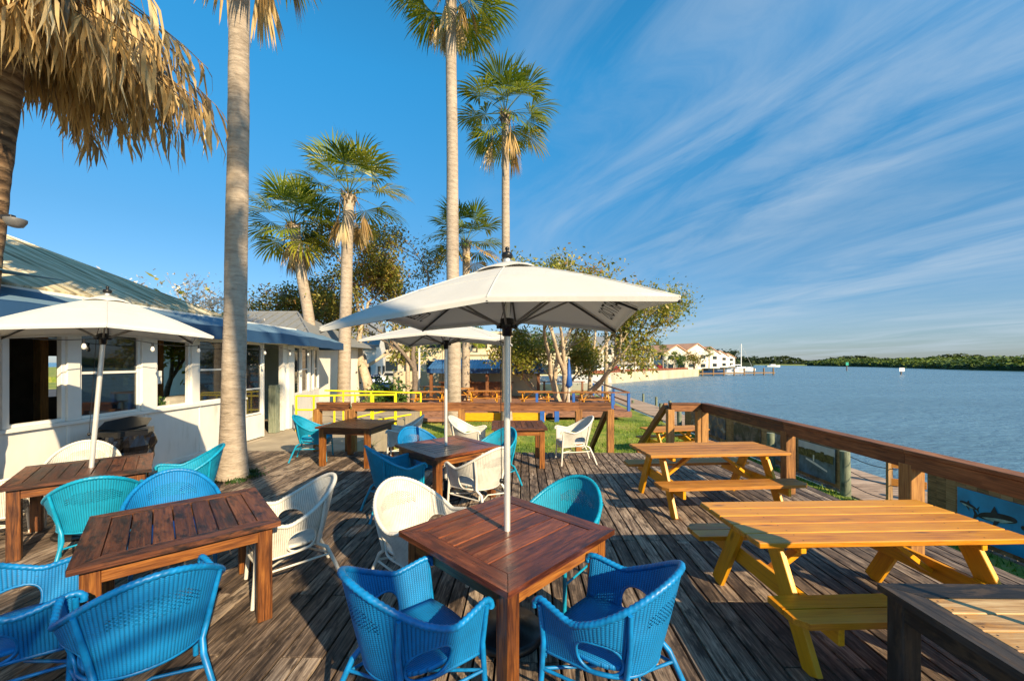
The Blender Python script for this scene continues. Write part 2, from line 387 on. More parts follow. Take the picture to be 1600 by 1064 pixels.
def bark(name, c1, c2, c3, ring=26.0, amt=0.6):
    t = NT(name); g = t.attr('gr'); o = t.obj()
    sp = t.n('ShaderNodeSeparateXYZ'); t.l(o, sp.inputs[0])
    nz = t.noise(t.mapv(o, (7, 7, 26)), 1.0, 5, 0.65); n2 = t.noise(t.mapv(o, (1, 1, 0.6)), 1.6, 3, 0.5)
    ri = t.math('SINE', t.math('ADD', t.math('MULTIPLY', sp.outputs[2], ring), t.math('MULTIPLY', nz, 5)))
    f = t.math('ADD', t.math('MULTIPLY', nz, 0.6), t.math('ADD', t.math('MULTIPLY', n2, 0.4), t.math('MULTIPLY', ri, 0.07*amt)))
    t.base(t.ramp(f, [(0.34, c1), (0.5, c2), (0.68, c3)])); t.rough(0.9)
    t.bump(t.math('ADD', nz, t.math('MULTIPLY', ri, 0.3*amt)), 0.7, 0.03); return t.m
M['palmbark'] = bark('pale_palm_bark', (0.22, 0.175, 0.13), (0.38, 0.31, 0.24), (0.50, 0.43, 0.34), 30, 0.25)
M['palmdk'] = bark('dark_ringed_palm_bark', (0.05, 0.028, 0.014), (0.22, 0.13, 0.065), (0.45, 0.30, 0.16), 52, 1.0)
M['barkpale'] = bark('pale_tree_bark', (0.22, 0.16, 0.10), (0.46, 0.36, 0.25), (0.66, 0.55, 0.40), 4, 0.2)
M['barkdk'] = bark('brown_tree_bark', (0.06, 0.045, 0.035), (0.18, 0.14, 0.11), (0.32, 0.26, 0.20), 4, 0.2)
def leaf(name, stops, rough=0.55, tr=0.3):
    t = NT(name); r = t.attr('rnd', True); c = t.ramp(r, stops); t.base(c); t.rough(rough)
    b = t.n('ShaderNodeBsdfTranslucent'); t.l(c, b.inputs[0]); mx = t.n('ShaderNodeMixShader'); mx.inputs[0].default_value = tr
    t.l(t.b.outputs[0], mx.inputs[1]); t.l(b.outputs[0], mx.inputs[2]); t.l(mx.outputs[0], t.out.inputs[0]); return t.m
M['frond'] = leaf('palm_frond', [(0, (0.02, 0.045, 0.006)), (0.35, (0.07, 0.12, 0.010)), (0.6, (0.20, 0.25, 0.018)), (0.85, (0.42, 0.36, 0.03)), (1, (0.55, 0.34, 0.07))], 0.38, 0.4)
M['dead'] = leaf('dead_palm_frond', [(0, (0.07, 0.040, 0.015)), (0.25, (0.20, 0.15, 0.09)), (0.45, (0.40, 0.25, 0.09)), (0.7, (0.56, 0.37, 0.14)), (1, (0.76, 0.60, 0.34))], 0.7, 0.25)
M['leafA'] = leaf('tree_leaf', [(0, (0.07, 0.09, 0.015)), (0.35, (0.18, 0.20, 0.03)), (0.62, (0.36, 0.31, 0.05)), (0.85, (0.34, 0.15, 0.06)), (0.95, (0.32, 0.12, 0.20)), (1, (0.45, 0.33, 0.36))], 0.5, 0.3)
M['leafB'] = leaf('sunny_tree_leaf', [(0, (0.06, 0.08, 0.010)), (0.3, (0.17, 0.20, 0.02)), (0.65, (0.38, 0.36, 0.05)), (0.85, (0.42, 0.26, 0.08)), (1, (0.34, 0.14, 0.13))], 0.5, 0.35)
M['leafG'] = leaf('green_leaf', [(0, (0.015, 0.04, 0.010)), (0.5, (0.05, 0.11, 0.018)), (1, (0.16, 0.24, 0.04))], 0.5, 0.3)
M['flower'] = leaf('white_flower', [(0, (0.55, 0.50, 0.45)), (1, (0.85, 0.82, 0.75))], 0.6, 0.3)
M['mangrove'] = leaf('mangrove_leaf', [(0, (0.02, 0.04, 0.008)), (0.5, (0.07, 0.12, 0.012)), (1, (0.20, 0.25, 0.02))], 0.7, 0.15)
M['farwood'] = leaf('far_tree_leaf', [(0, (0.012, 0.026, 0.010)), (0.5, (0.04, 0.065, 0.015)), (1, (0.12, 0.14, 0.03))], 0.7, 0.15)
def grassm():
    t = NT('lawn_grass'); o = t.obj(); f = t.noise(o, 0.9, 5, 0.65); f2 = t.noise(o, 14, 4, 0.7)
    k = t.math('ADD', t.math('MULTIPLY', f, 0.65), t.math('MULTIPLY', f2, 0.35))
    t.base(t.ramp(k, [(0.34, (0.05, 0.10, 0.010)), (0.48, (0.16, 0.23, 0.02)), (0.56, (0.32, 0.31, 0.05)), (0.66, (0.36, 0.26, 0.11))]))
    t.rough(0.95); t.bump(f2, 0.8, 0.03); return t.m
M['grass'] = grassm()
M['blade'] = leaf('grass_blade', [(0, (0.06, 0.13, 0.010)), (0.6, (0.22, 0.33, 0.025)), (1, (0.38, 0.33, 0.10))], 0.6, 0.3)
def waterm():
    t = NT('river_water'); o = t.obj()
    a = t.noise(t.mapv(o, (0.9, 1.8, 1)), 1.0, 6, 0.62, 0.4); b = t.noise(t.mapv(o, (0.05, 0.12, 1)), 1.0, 4, 0.6)
    t.base(t.ramp(b, [(0.35, (0.08, 0.17, 0.25)), (0.7, (0.12, 0.23, 0.32))])); t.rough(t.rng(b, 0.35, 0.7, 0.22, 0.32))
    t.b.inputs['IOR'].default_value = 1.33; t.bump(t.math('ADD', a, t.math('MULTIPLY', b, 0.5)), 0.7, 0.5); return t.m
M['water'] = waterm()

def wallm():
    t = NT('white_painted_wall_stucco_grime'); o = t.obj(); a = t.noise(t.mapv(o, (3, 3, .5)), 1.6, 6, .65); b = t.noise(o, 1.1, 4, .6)
    f = t.math('ADD', t.math('MULTIPLY', a, .6), t.math('MULTIPLY', b, .4))
    t.base(t.ramp(f, [(.30, (.50, .46, .38)), (.45, (.76, .73, .66)), (.7, (.84, .81, .75))])); t.rough(.6); t.bump(t.noise(o, 40, 4, .7), .25, .006); return t.m
M['wall'] = wallm()
# ------------------------------------------------------------ ground, water, deck
random.seed(7)
LZ = -0.75; WZ = -1.5; VA = -R(1.6)            # lawn height, water height, deck boards' heading
def sheet(name, pts, z, mat, kind='structure', label=None, cat=None):
    m = MB(); m.quad([(x, y, z) for x, y in pts]); o = m.build(name, mat); tag(o, label or None, cat, None, kind); return o
sheet('water', [(-1500, -300), (2200, -300), (2200, 2600), (-1500, 2600)], WZ, M['water'])
# land: lawn and the far banks, as slabs down to below the water
def slab(name, poly, z0, z1, mat):
    m = MB(); m.prism(poly, z0, z1); o = m.build(name, mat); tag(o, kind='structure'); return o
slab('lawn', [(-60, -14), (6.75, -14), (6.75, 34), (9.5, 47), (14.5, 61), (-60, 61)], -2.2, LZ, M['grass'])
slab('riverside_ground', [(-200, 61), (14.5, 61), (16.6, 64.6), (44.5, 96), (60, 125), (70, 170), (120, 330), (-200, 330)], -2.2, LZ+0.35, M['grass'])
sheet('parking_lot', [(-45, 27), (-5.5, 27), (-5.5, 60), (-45, 60)], LZ+0.006, M['asphalt'])
sheet('pavement', [(-45, 22.5), (-3.5, 22.5), (-3.5, 25), (-45, 25)], LZ+0.008, M['concrete'])
slab('patio', [(-7.6, 8.62), (-3.75, 8.62), (-3.75, 16.5), (-7.6, 16.5)], LZ-0.05, -0.004, M['concrete'])

def rot2(x, y, a): return (x*math.cos(a)-y*math.sin(a), x*math.sin(a)+y*math.cos(a))
# deck boards: each board a real plank, one structure
m = MB(); bw = 0.142; gap = 0.015
x = -7.0
while x < 4.45:
    joints = sorted(random.sample([-1.6, 0.4, 2.6, 4.4, 4.4, 6.6, 3.3, 5.5], 3))
    ys = [-3.2]+[j for k, j in enumerate(joints) if k == 0 or j > joints[k-1]+0.5]+[8.62 if x > -3.8 else 8.60]
    for a, b in zip(ys[:-1], ys[1:]):
        if b-a < 0.1: continue
        cx, cy = x+bw/2, (a+b)/2; p = rot2(cx, cy, VA)
        mm = Matrix.Rotation(VA+random.uniform(-.0006, .0006), 3, 'Z') @ Matrix.Rotation(random.uniform(-.006, .006), 3, 'Y')
        m.box((p[0], p[1], -0.02+random.uniform(-.0018, .0018)), (bw-gap+random.uniform(-.003, .002), b-a-0.007, 0.04), mm, 0.003)
    x += bw
tag(m.build('deck', M['deck'], recalc=True), kind='structure')
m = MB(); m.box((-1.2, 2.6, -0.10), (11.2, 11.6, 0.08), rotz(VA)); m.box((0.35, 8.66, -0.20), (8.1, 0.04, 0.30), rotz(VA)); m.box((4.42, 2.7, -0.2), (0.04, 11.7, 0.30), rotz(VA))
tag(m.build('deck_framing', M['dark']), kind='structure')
m = MB()                                      # riverside boardwalk
y = -6.0
while y < 46:
    m.box((7.6+y*0.012, y, LZ-0.005), (1.75, 0.135, 0.04), rotz(VA), 0.004); y += 0.143
tag(m.build('boardwalk', M['dock']), kind='structure')

def tube_between(m, a, b, r, n=8): m.tube([a, b], r, n)

# ------------------------------------------------------------ wicker chairs
def chair_funcs():
    def plan(u, t):
        """u -1..1 along the shell (0 back middle, +-1 arm tips), t 0..1 seat to rim -> x, y, z, arclength"""
        s = abs(u); sg = 1 if u >= 0 else -1
        ax0, bx0 = 0.265, 0.255; ax1, bx1 = 0.345, 0.375
        a = ax0+(ax1-ax0)*t**1.1; b = bx0+(bx1-bx0)*t**0.9
        br = 0.60
        if s < br:
            th = s/br*math.pi/2; x = a*math.sin(th); y = -b*math.cos(th)+0.0
        else:
            q = (s-br)/(1-br); x = a-0.02*q*q*t-0.012*q; y = q*0.27
        h = 0.60+0.275*(0.5+0.5*math.cos(min(1, (s/0.72))*math.pi))**0.85+0.055*max(0, (s-0.62)/0.38)**1.3
        tip = max(0, (s-0.93)/0.07); h -= 0.008*tip*tip
        zb = 0.365-0.03*max(0, (s-0.5)/0.5)
        z = zb+(h-zb)*t
        return sg*x, y, z
    return plan
CP = chair_funcs()
def arc(u): return u*0.62
def make_chair(kind, mw, mp):
    root = thing('wicker_chair', 'x', 'chair')
    m = MB(); NU, NTt = 112, 30
    zc, yc, ry, rz_ = 0.445, -0.055, 0.115, 0.10          # arm hole, seen from the side
    def inhole(y, z, k=1.0):
        if z < zc: return abs((y-yc)/ry)**4+abs((z-zc)/0.085)**6 < k
        return abs((y-yc)/ry)**2.6+abs((z-zc)/rz_)**2.2 < k
    vid = {}; vs = []; gs = []; keep = []
    P = [[Vector(CP(-1+2*i/NU, j/NTt)) for j in range(NTt+1)] for i in range(NU+1)]
    dead = set()
    for i in range(NU):
        for j in range(NTt):
            c = (P[i][j]+P[i+1][j]+P[i][j+1]+P[i+1][j+1])/4
            if inhole(c.y, c.z) and abs(c.x) > 0.2: dead.add((i, j))
    for i in range(NU+1):
        for j in range(NTt+1):
            p = P[i][j]; nb = [(a, b) for a in (i-1, i) for b in (j-1, j) if 0 <= a < NU and 0 <= b < NTt]
            dn = sum((q in dead) for q in nb)
            if 0 < dn < len(nb):                          # pull ragged hole edges onto the curve
                for _ in range(8):
                    d = Vector((0, p.y-yc, p.z-zc)); k = 1.006 if inhole(p.y, p.z) else 0.994
                    p = Vector((p.x, yc+d.y*k, zc+d.z*k))
                P[i][j] = p
            u = -1+2*i/NU; t = j/NTt
            kd = 1.0 if (abs(u) < 0.24 and 0.56 < t < 0.80 and abs(u)/0.26+abs(t-0.68)/0.13 < 1.35) else 0.0
            vid[(i, j)] = len(vs); vs.append(P[i][j]); gs.append((arc(u), P[i][j].z, kd))
    fs = [(vid[(i, j)], vid[(i+1, j)], vid[(i+1, j+1)], vid[(i, j+1)]) for i in range(NU) for j in range(NTt) if (i, j) not in dead]
    m.add(vs, fs, gs, 0, 0, True); m.build('woven_shell', mw, root, solid=0.012)
    # braided rim
    m = MB(); rim = [Vector(CP(-1+2*i/90, 1.0))+Vector((0, 0, 0.004)) for i in range(91)]
    for sgn in (1, -1):                                    # curl at the arm tips
        e = rim[-1] if sgn == 1 else rim[0]
        ext = [e+Vector((0, 0.022, -0.008)), e+Vector((0, 0.036, -0.030)), e+Vector((0, 0.034, -0.055))]
        rim = rim+ext if sgn == 1 else ext[::-1]+rim
    dense = []
    for a, b in zip(rim[:-1], rim[1:]):
        for k in range(4): dense.append(a.lerp(b, k/4))
    dense.append(rim[-1])
    m.tube(dense, 0.0175, 8, twist=(0.12, 2, 210)); m.build('braided_rim', mp, root)
    # hole frames
    for sg in (-1, 1):
        m = MB(); pts = []
        for k in range(28):
            an = 2*math.pi*k/28; cy, sz = math.cos(an), math.sin(an)
            e = 2/2.5; y = yc+ry*math.copysign(abs(cy)**e, cy); z = zc+(rz_ if sz > 0 else 0.085)*math.copysign(abs(sz)**e, sz)
            best = None
            for q in range(20, 96):
                u_ = q/100; lo_ = CP(u_, 0); hi_ = CP(u_, 1); t_ = (z-lo_[2])/(hi_[2]-lo_[2]); c_ = CP(u_, max(0, t_)); e_ = abs(c_[1]-y)
                if best is None or e_ < best[0]: best = (e_, c_[0])
            pts.append((sg*best[1], y, z))
        m.tube(pts, 0.009, 6, closed=True); m.build('arm_opening_frame', mp, root)
    # seat and front apron
    m = MB(); N = 30; ring = [Vector(CP(-1+2*i/N, 0.12)) for i in range(N+1)]; ring = [Vector((p.x*0.97, p.y*0.97, 0.405)) for p in ring]
    front = [Vector((0.25-0.5*k/8, 0.262+0.03*math.sin(math.pi*k/8), 0.41)) for k in range(1, 8)]
    loop = ring+front; cen = Vector((0, 0.0, 0.398)); vs = []; fs = []; L = len(loop); K = 5
    for k in range(1, K+1):
        for p in loop: q = cen.lerp(p, k/K); q = Vector((q.x, q.y, 0.398+0.010*(k/K)**2)); vs.append(q)
    vs.append(cen)
    for k in range(K-1):
        for i in range(L): j = (i+1) % L; fs.append((k*L+i, k*L+j, (k+1)*L+j, (k+1)*L+i))
    for i in range(L): fs.append((len(vs)-1, (i+1) % L, i))
    m.add(vs, fs, [(p[0], p[1], 0) for p in vs], 0, 0, True); m.build('seat', mw, root, solid=0.022)
    m = MB(); vs = []; fs = []; gs = []
    for i in range(17):
        s_ = i/16; x = 0.262-0.524*s_; bow = 0.026*math.sin(math.pi*s_)
        zl = 0.30-0.0*s_+0.05*math.sin(math.pi*s_)
        for j in range(5): z = 0.40+(zl-0.40)*j/4; vs.append((x, 0.27+bow, z)); gs.append((x, z, 0))
    for i in range(16):
        for j in range(4): fs.append((i*5+j, i*5+j+1, (i+1)*5+j+1, (i+1)*5+j))
    m.add(vs, fs, gs, 0, 0, True); m.build('front_apron', mw, root, solid=0.012)
    # frame
    for sg in (-1, 1):
        m = MB(); m.tube([(sg*0.315, 0.272, 0.625), (sg*0.272, 0.275, 0.40), (sg*0.278, 0.285, 0.2), (sg*0.285, 0.30, 0.0)], [0.014, 0.016, 0.016, 0.016], 8)
        m.build('leg', mp, root)
    for sg in (-1, 1):
        m = MB(); q = Vector(CP(sg*0.36, 0.97)); q2 = Vector(CP(sg*0.34, 0.45)); q3 = Vector(CP(sg*0.33, 0.0))
        o = Vector((sg*0.012, -0.012, 0))
        m.tube([q+o, q2+o*1.4, q3+o*1.3, (sg*0.205, -0.262, 0.31), (sg*0.235, -0.33, 0.15), (sg*0.255, -0.385, 0.0)], [0.012, 0.015, 0.017, 0.017, 0.016, 0.016], 8)
        m.build('leg', mp, root)
    m = MB()
    ring = [Vector(CP(-1+2*i/40, 0.0)) for i in range(41)]+[Vector((0.24-0.48*k/8, 0.275+0.03*math.sin(math.pi*k/8), 0.34+0.0*k)) for k in range(0, 9)]
    m.tube(ring, 0.012, 6, closed=True); m.build('seat_ring', mp, root)
    m = MB()
    zs = 0.245
    for sg in (-1, 1): m.tube([(sg*0.277, 0.283, zs), (sg*0.21, -0.29, zs)], 0.0095, 6)
    m.tube([(0.215, -0.285, zs+.01), (0.0, -0.16, zs+.005), (-0.215, -0.285, zs+.01)], 0.0095, 6)
    m.tube([(0.277, 0.28, zs), (0.08, 0.05, zs+.004), (-0.08, 0.05, zs+.004), (-0.277, 0.28, zs)], 0.0095, 6)
    m.build('stretcher', mp, root)
    return root
def place_chair(proto, state, x, y, face, label, group):
    rz = R(face-90)
    if not state[0]:
        state[0] = True; proto.location = (x, y, 0); proto.rotation_euler = (0, 0, rz); tag(proto, label, 'chair', group); return proto
    return dup(proto, (x, y, 0), rz, label, group)
cb = make_chair('blue', M['wblue'], M['pblue']); ct = make_chair('teal', M['wteal'], M['pteal']); cw = make_chair('white', M['wwhite'], M['pwhite'])
sb, st, sw = [False], [False], [False]
GB, GW = 'blue wicker armchairs around the square tables', 'white wicker armchairs around the square tables'
B = lambda *a: place_chair(cb, sb, *a, GB)
T = lambda *a: place_chair(ct, st, *a, GB)  # same blue chairs farther back, with sunlight put into their colour
W_ = lambda *a: place_chair(cw, sw, *a, GW)
B(-.55, 2.23, 42, 'blue wicker armchair in the foreground, left of the centre umbrella table\'s near leg')
B(.56, 2.27, 142, 'blue wicker armchair in the foreground, right of the centre umbrella table\'s near leg')
T(.40, 3.44, 226, 'turquoise wicker armchair behind the centre umbrella table, its rounded back against open deck')
W_(-.80, 3.42, -38, 'large white wicker armchair tucked at the back left side of the centre umbrella table')
W_(-1.98, 3.55, 218, 'white wicker armchair side-on, right of the dark plank-top table in the foreground')
B(-2.06, 2.25, 140, 'blue wicker armchair seen from behind in the left foreground')
B(-2.86, 2.30, 41, 'blue wicker armchair cut off at the left edge, beside the dark plank-top table')
B(-3.10, 3.66, -48, 'blue wicker armchair between the two left-hand tables, only its fan-shaped back showing')
T(-4.10, 3.95, 132, 'turquoise wicker armchair seen from behind, pushed up to the far left umbrella table')
T(-4.02, 4.93, 218, 'turquoise wicker armchair right of the far left umbrella table, near the pale palm trunk')
W_(-5.50, 5.12, -48, 'white wicker armchair between the far left umbrella table and the white wall')
W_(-5.56, 4.17, 42, 'white wicker armchair at the left edge with only one arm showing')
T(-1.52, 5.22, 32, 'turquoise wicker armchair at the near left side of the middle umbrella table')
B(-1.42, 6.28, -45, 'blue wicker armchair behind the middle umbrella table on its left')
W_(-.43, 5.20, 138, 'white wicker armchair at the near right side of the middle umbrella table')
T(-.30, 6.22, 223, 'turquoise wicker armchair behind the middle umbrella table on its right, by the centre pole')
T(-3.98, 8.02, 12, 'turquoise wicker armchair standing alone left of the table by the yellow ramp railing')
W_(-2.13, 7.90, 190, 'white wicker armchair right of the table by the yellow ramp railing')
W_(-.86, 7.80, -8, 'white wicker armchair left of the rear table beyond the centre pole')
W_(1.20, 7.78, 185, 'white wicker armchair right of the rear table, beside the lawn stair rail')

# ------------------------------------------------------------ square tables
def make_table(mt, ml, size=1.1, h=0.74, n=7, fr=0.13, ins=0.07):
    root = thing('square_table', 'x', 'table'); hs_ = size/2; th = 0.036; m = MB()
    def tr(poly): m.prism(poly, h-th, h, rnd=random.random())
    g = 0.003; i = hs_-fr
    for k in range(4):                                    # mitred border, one mesh with the planks
        a = k*math.pi/2; M3 = Matrix.Rotation(a, 3, 'Z'); ox = random.uniform(0, 40)
        pl = [(-hs_+g, -hs_), (hs_-g, -hs_), (i-g, -i), (-i+g, -i)]
        vs = [Vector((x, y, z)) for z in (h-th, h) for x, y in pl]; gs = [(p.x+ox, p.y+ox, p.z) for p in vs]
        m.add([M3 @ p for p in vs], [(3, 2, 1, 0), (4, 5, 6, 7), (0, 1, 5, 4), (1, 2, 6, 5), (2, 3, 7, 6), (3, 0, 4, 7)], gs, random.random())
    wp = 2*i/n
    for k in range(n): m.box((-i+wp*(k+.5), 0, h-th/2-0.002), (wp-0.008, 2*i-0.012, th), None, 0.004)
    for k in range(n):
        for sy in (-1, 1):
            for dx in (-.28, .28): m.lathe([(.0045, -.001), (.0045, .0008), (.001, .001)], (-i+wp*(k+.5+dx), sy*(i-.035), h-.002), 8, mat=1, smooth=False)
    m.build('tabletop', [mt, M['dkmetal']], root)
    m = MB(); q = hs_-ins
    for k in range(4):
        M3 = Matrix.Rotation(k*math.pi/2, 3, 'Z'); m.box(M3 @ Vector((0, -q, h-th-0.052)), (2*q-0.10, 0.035, 0.10), M3, 0.003)
    m.build('apron', ml, root)
    for sx in (-1, 1):
        for sy in (-1, 1):
            m = MB(); m.box((sx*(q-0.025), sy*(q-0.025), (h-th)/2-0.001), (0.095, 0.095, h-th-0.002), None, 0.005); m.build('leg', ml, root)
    return root
GT = 'square wooden restaurant tables on the deck'
def settable(t, x, y, a, label): t.location = (x, y, 0); t.rotation_euler = (0, 0, R(a)); return tag(t, label, 'table', GT)
T1 = settable(make_table(M['table'], M['tableleg'], n=5), -.035, 2.87, -44, 'reddish square wooden table in the centre foreground with the big white umbrella through it')
T2 = settable(make_table(M['tabledk'], M['tableleg']), -2.53, 3.08, 41.5, 'dark worn plank-top wooden table in the left foreground with no umbrella')
T3 = settable(make_table(M['tabledk'], M['tableleg']), -4.85, 4.57, 41, 'dark plank-top wooden table at the far left under the leaning umbrella')
T4 = settable(make_table(M['table'], M['tableleg']), -.94, 5.8, -47, 'square wooden table in the middle of the deck holding the smaller white umbrella')
T5 = settable(make_table(M['table'], M['tableleg'], 1.1), -3.02, 7.85, -10, 'square wooden table at the back left of the deck before the yellow ramp railing')
T6 = settable(make_table(M['tabledk'], M['tableleg'], 1.02), .12, 7.72, 2, 'square wooden table at the back of the deck between two white armchairs')
T7 = settable(make_table(M['worn'], M['black_wood'], 1.15, 0.74, 7, 0.13, 0.05), 2.56, 1.60, -91, 'worn table with blackened border boards at the bottom right corner')
t7t = [c for c in T7.children if c.name.startswith('tabletop')][0].data; t7t.materials.append(M['black_wood'])
for p in t7t.polygons:
    if p.index < 24: p.material_index = 2

# ------------------------------------------------------------ picnic tables
def make_picnic(L=1.85, W=0.76, mt=None, mf=None, n=5):
    """x along the boards"""
    root = thing('picnic_table', 'x', 'picnic table'); m = MB(); bwd = W/n
    for k in range(n): m.box((0, -W/2+bwd*(k+.5), 0.74), (L, bwd-0.008, 0.038), None, 0.006)
    for sx in (-1, 1): m.box((sx*(L/2-0.32), 0, 0.695), (0.04, W-0.06, 0.05), None, 0.004, mat=1)
    for k in range(n):
        for sx in (-1, 1):
            for dx in (-.28, .28): m.lathe([(.0045, -.001), (.0045, .0008), (.001, .001)], (sx*(L/2-.32), -W/2+bwd*(k+.5+dx), .759), 8, mat=2, smooth=False)
    m.build('tabletop', [mt, mf, M['dkmetal']], root)
    for sy in (-1, 1):
        m = MB()
        for k in (0, 1):
            yc = sy*(W/2+0.165+k*0.145-0.0725+0.02); c = 0.06; w2 = 0.068
            outer = (k == 1)
            pl = [(-L/2+0.02, -w2), (L/2-0.02, -w2), (L/2-0.02, w2), (-L/2+0.02, w2)]
            if outer:
                pl = [(-L/2+0.02, -w2), (L/2-0.02, -w2), (L/2-0.02, w2-c), (L/2-0.02-c, w2), (-L/2+0.02+c, w2), (-L/2+0.02, w2-c)]
            if sy < 0: pl = [(x, -y) for x, y in pl][::-1]
            m.prism([(x, y+yc) for x, y in pl], 0.405, 0.443)
        m.build('bench_seat', mt, root)
    for sx in (-1, 1):
        m = MB(); xx = sx*(L/2-0.28); m.beam((xx, -W/2-0.31, 0.365), (xx, W/2+0.31, 0.365), 0.038, 0.075+0.06, ch=0.004); m.build('bench_support', mf, root)
        for sy in (-1, 1):
            m = MB(); x2 = xx+sx*0.041
            m.beam((x2, sy*0.17, 0.70), (x2, sy*(W/2+0.15), 0.0), 0.132, 0.038, up=(1, 0, 0), ch=0.004); m.build('leg', mf, root)
        m = MB(); m.beam((xx-sx*0.05, 0, 0.36), (sx*(L/2-0.78), 0, 0.70), 0.085, 0.036, ch=0.003); m.build('brace', mf, root)
    return root
GP = 'yellow picnic tables'
P1 = make_picnic(1.90, 0.78, M['picnic_top'], M['yellow'])
P1.location = (2.56, 3.04, 0); P1.rotation_euler = (0, 0, R(2.0)); tag(P1, 'nearest yellow picnic table with a glossy orange top in the right foreground', 'picnic table', GP)
P2 = make_picnic(1.90, 0.76, M['picnic_pale'], M['yellow'])
P2.location = (2.68, 5.52, 0); P2.rotation_euler = (0, 0, R(4.5)); tag(P2, 'yellow picnic table with a duller brown top near the deck stairs', 'picnic table', GP)

# ------------------------------------------------------------ umbrellas
def make_umbrella(label, base, top, rots, half, zr, zp, corners=None, text=False, group='white square market umbrellas'):
    """base, top: pole ends; corners: optional explicit world corner points"""
    root = thing('market_umbrella', label, 'umbrella', (base[0], base[1], 0), 0, group)
    o = Vector((base[0], base[1], 0)); b = Vector(base)-o; t = Vector(top)-o
    peak = t+Vector((0, 0, -0.10))
    if corners: C = [Vector(c)-o for c in corners]
    else:
        C = []
        for k in range(4):
            a = R(rots)+k*math.pi/2+math.pi/4; C.append(Vector((t.x+half*math.sqrt(2)*math.cos(a), t.y+half*math.sqrt(2)*math.sin(a), zr)))
    rib = []
    for k in range(4):
        rib.append(C[k]); mid = (C[k]+C[(k+1) % 4])/2; rib.append(mid+Vector((0, 0, 0.08)))
    pole = MB(); pole.tube([b+Vector((0, 0, 0.015)), t+Vector((0, 0, -0.06))], 0.023, 14); pole.build('pole', M['alu'], root)
    def P(k, f, s):                                       # point on panel k at f along to next rib, s down from the peak
        a = rib[k]; c = rib[(k+1) % 8]; e = a.lerp(c, f)
        e = e + (peak-e)*0.008*math.sin(math.pi*f)
        q = peak.lerp(e, s); q.z += 0.022*math.sin(math.pi*s)
        return q
    m = MB(); NS, NF = 14, 6; vs = []; fs = []
    for k in range(8):
        for f in range(NF):
            for s in range(NS+1): vs.append(P(k, f/NF, 0.02+0.98*s/NS))
    n = 8*NF
    for i in range(n):
        for s in range(NS): j = (i+1) % n; fs.append((i*(NS+1)+s, i*(NS+1)+s+1, j*(NS+1)+s+1, j*(NS+1)+s))
    m.add(vs, fs, None, 0, 0, True)
    for k in range(8): m.tube([P(k, 0, s/10)+Vector((0, 0, .001)) for s in range(1, 11)], .0045, 5)
    for sx_ in (.55,): m.tube([P(k, f/4, sx_)+Vector((0, 0, .0005)) for k in range(8) for f in range(4)], .003, 4, closed=True)
    # hem
    hv = []; 
    for i in range(n):
        e = vs[i*(NS+1)+NS]; hv += [e+Vector((0, 0, 0.002)), e+Vector((0, 0, -0.022))]
    m.add(hv, [(2*i, 2*i+1, (2*i+3) % (2*n), (2*i+2) % (2*n)) for i in range(n)])
    cn = m.build('canopy', M['canvas'], root, solid=0.003)
    # vent cap
    m = MB(); vs = []; fs = []; K = 4; sc_ = 0.20
    for i in range(n):
        k, f = i//NF, (i % NF)/NF
        for s in range(K+1):
            q = P(k, f, 0.02+sc_*s/K); q = q+Vector((0, 0, 0.022)); 
            if s == K: q.z += 0.016*math.sin(math.pi*f)-0.014
            vs.append(q)
    for i in range(n):
        for s in range(K): j = (i+1) % n; fs.append((i*(K+1)+s, i*(K+1)+s+1, j*(K+1)+s+1, j*(K+1)+s))
    m.add(vs, fs, None, 0, 0, True); m.build('vent', M['canvas'], root, solid=0.003)
    m = MB(); m.lathe([(0.001, -0.085), (0.03, -0.08), (0.042, -0.058), (0.034, -0.04), (0.014, -0.034), (0.010, -0.022), (0.016, -0.014), (0.015, -0.004), (0.006, 0.004), (0.001, 0.005)], t+Vector((0, 0, 0.02)), 16); m.build('finial', M['black'], root)
    hz = b.lerp(t, (zr+0.0-b.z-0.015)/(t.z-b.z))
    m = MB(); m.lathe([(0.024, -0.075), (0.034, -0.07), (0.036, -0.02), (0.058, -0.012), (0.062, 0.012), (0.050, 0.020), (0.05, 0.05), (0.026, 0.058)], hz, 16)
    for k in range(8):
        d = (rib[k]-hz); d.z = 0; d.normalize(); m.box(hz+d*0.062, (0.03, 0.012, 0.035), Matrix((d, Vector((-d.y, d.x, 0)), Vector((0, 0, 1)))).transposed(), 0.002)
    m.build('hub', M['black'], root)
    for k in range(8):
        m = MB(); pts = [P(k, 0, s/8)+Vector((0, 0, -0.022)) for s in range(1, 9)]; m.tube([peak+Vector((0, 0, -0.03))]+pts, 0.0085, 6); r_ = m.build('rib', M['dkmetal'], root)
        m = MB(); d = (rib[k]-hz); d.z = 0; d.normalize(); m.tube([hz+d*0.065+Vector((0, 0, 0.005)), P(k, 0, 0.5)+Vector((0, 0, -0.03))], 0.0085, 6); m.build('strut', M['grmetal'], r_)
    m = MB(); c1 = peak+Vector((0.03, -0.03, -0.1)); lo = b.lerp(t, 0.40)+Vector((-0.04, -0.02, 0))
    m.tube([c1, hz+Vector((-0.045, -0.03, 0.03)), b.lerp(t, 0.62)+Vector((-0.045, -.02, 0)), lo], 0.003, 5); m.lathe([(0.001, -0.02), (0.012, -0.014), (0.016, 0), (0.012, 0.014), (0.001, 0.02)], lo, 10)
    m.build('cord', M['black'], root)
    m = MB(); m.lathe([(0.26, 0.002), (0.27, 0.02), (0.24, 0.06), (0.05, 0.085), (0.032, 0.09), (0.032, 0.26), (0.024, 0.265)], b+Vector((0, 0, 0)), 28); m.build('base', M['black'], root)
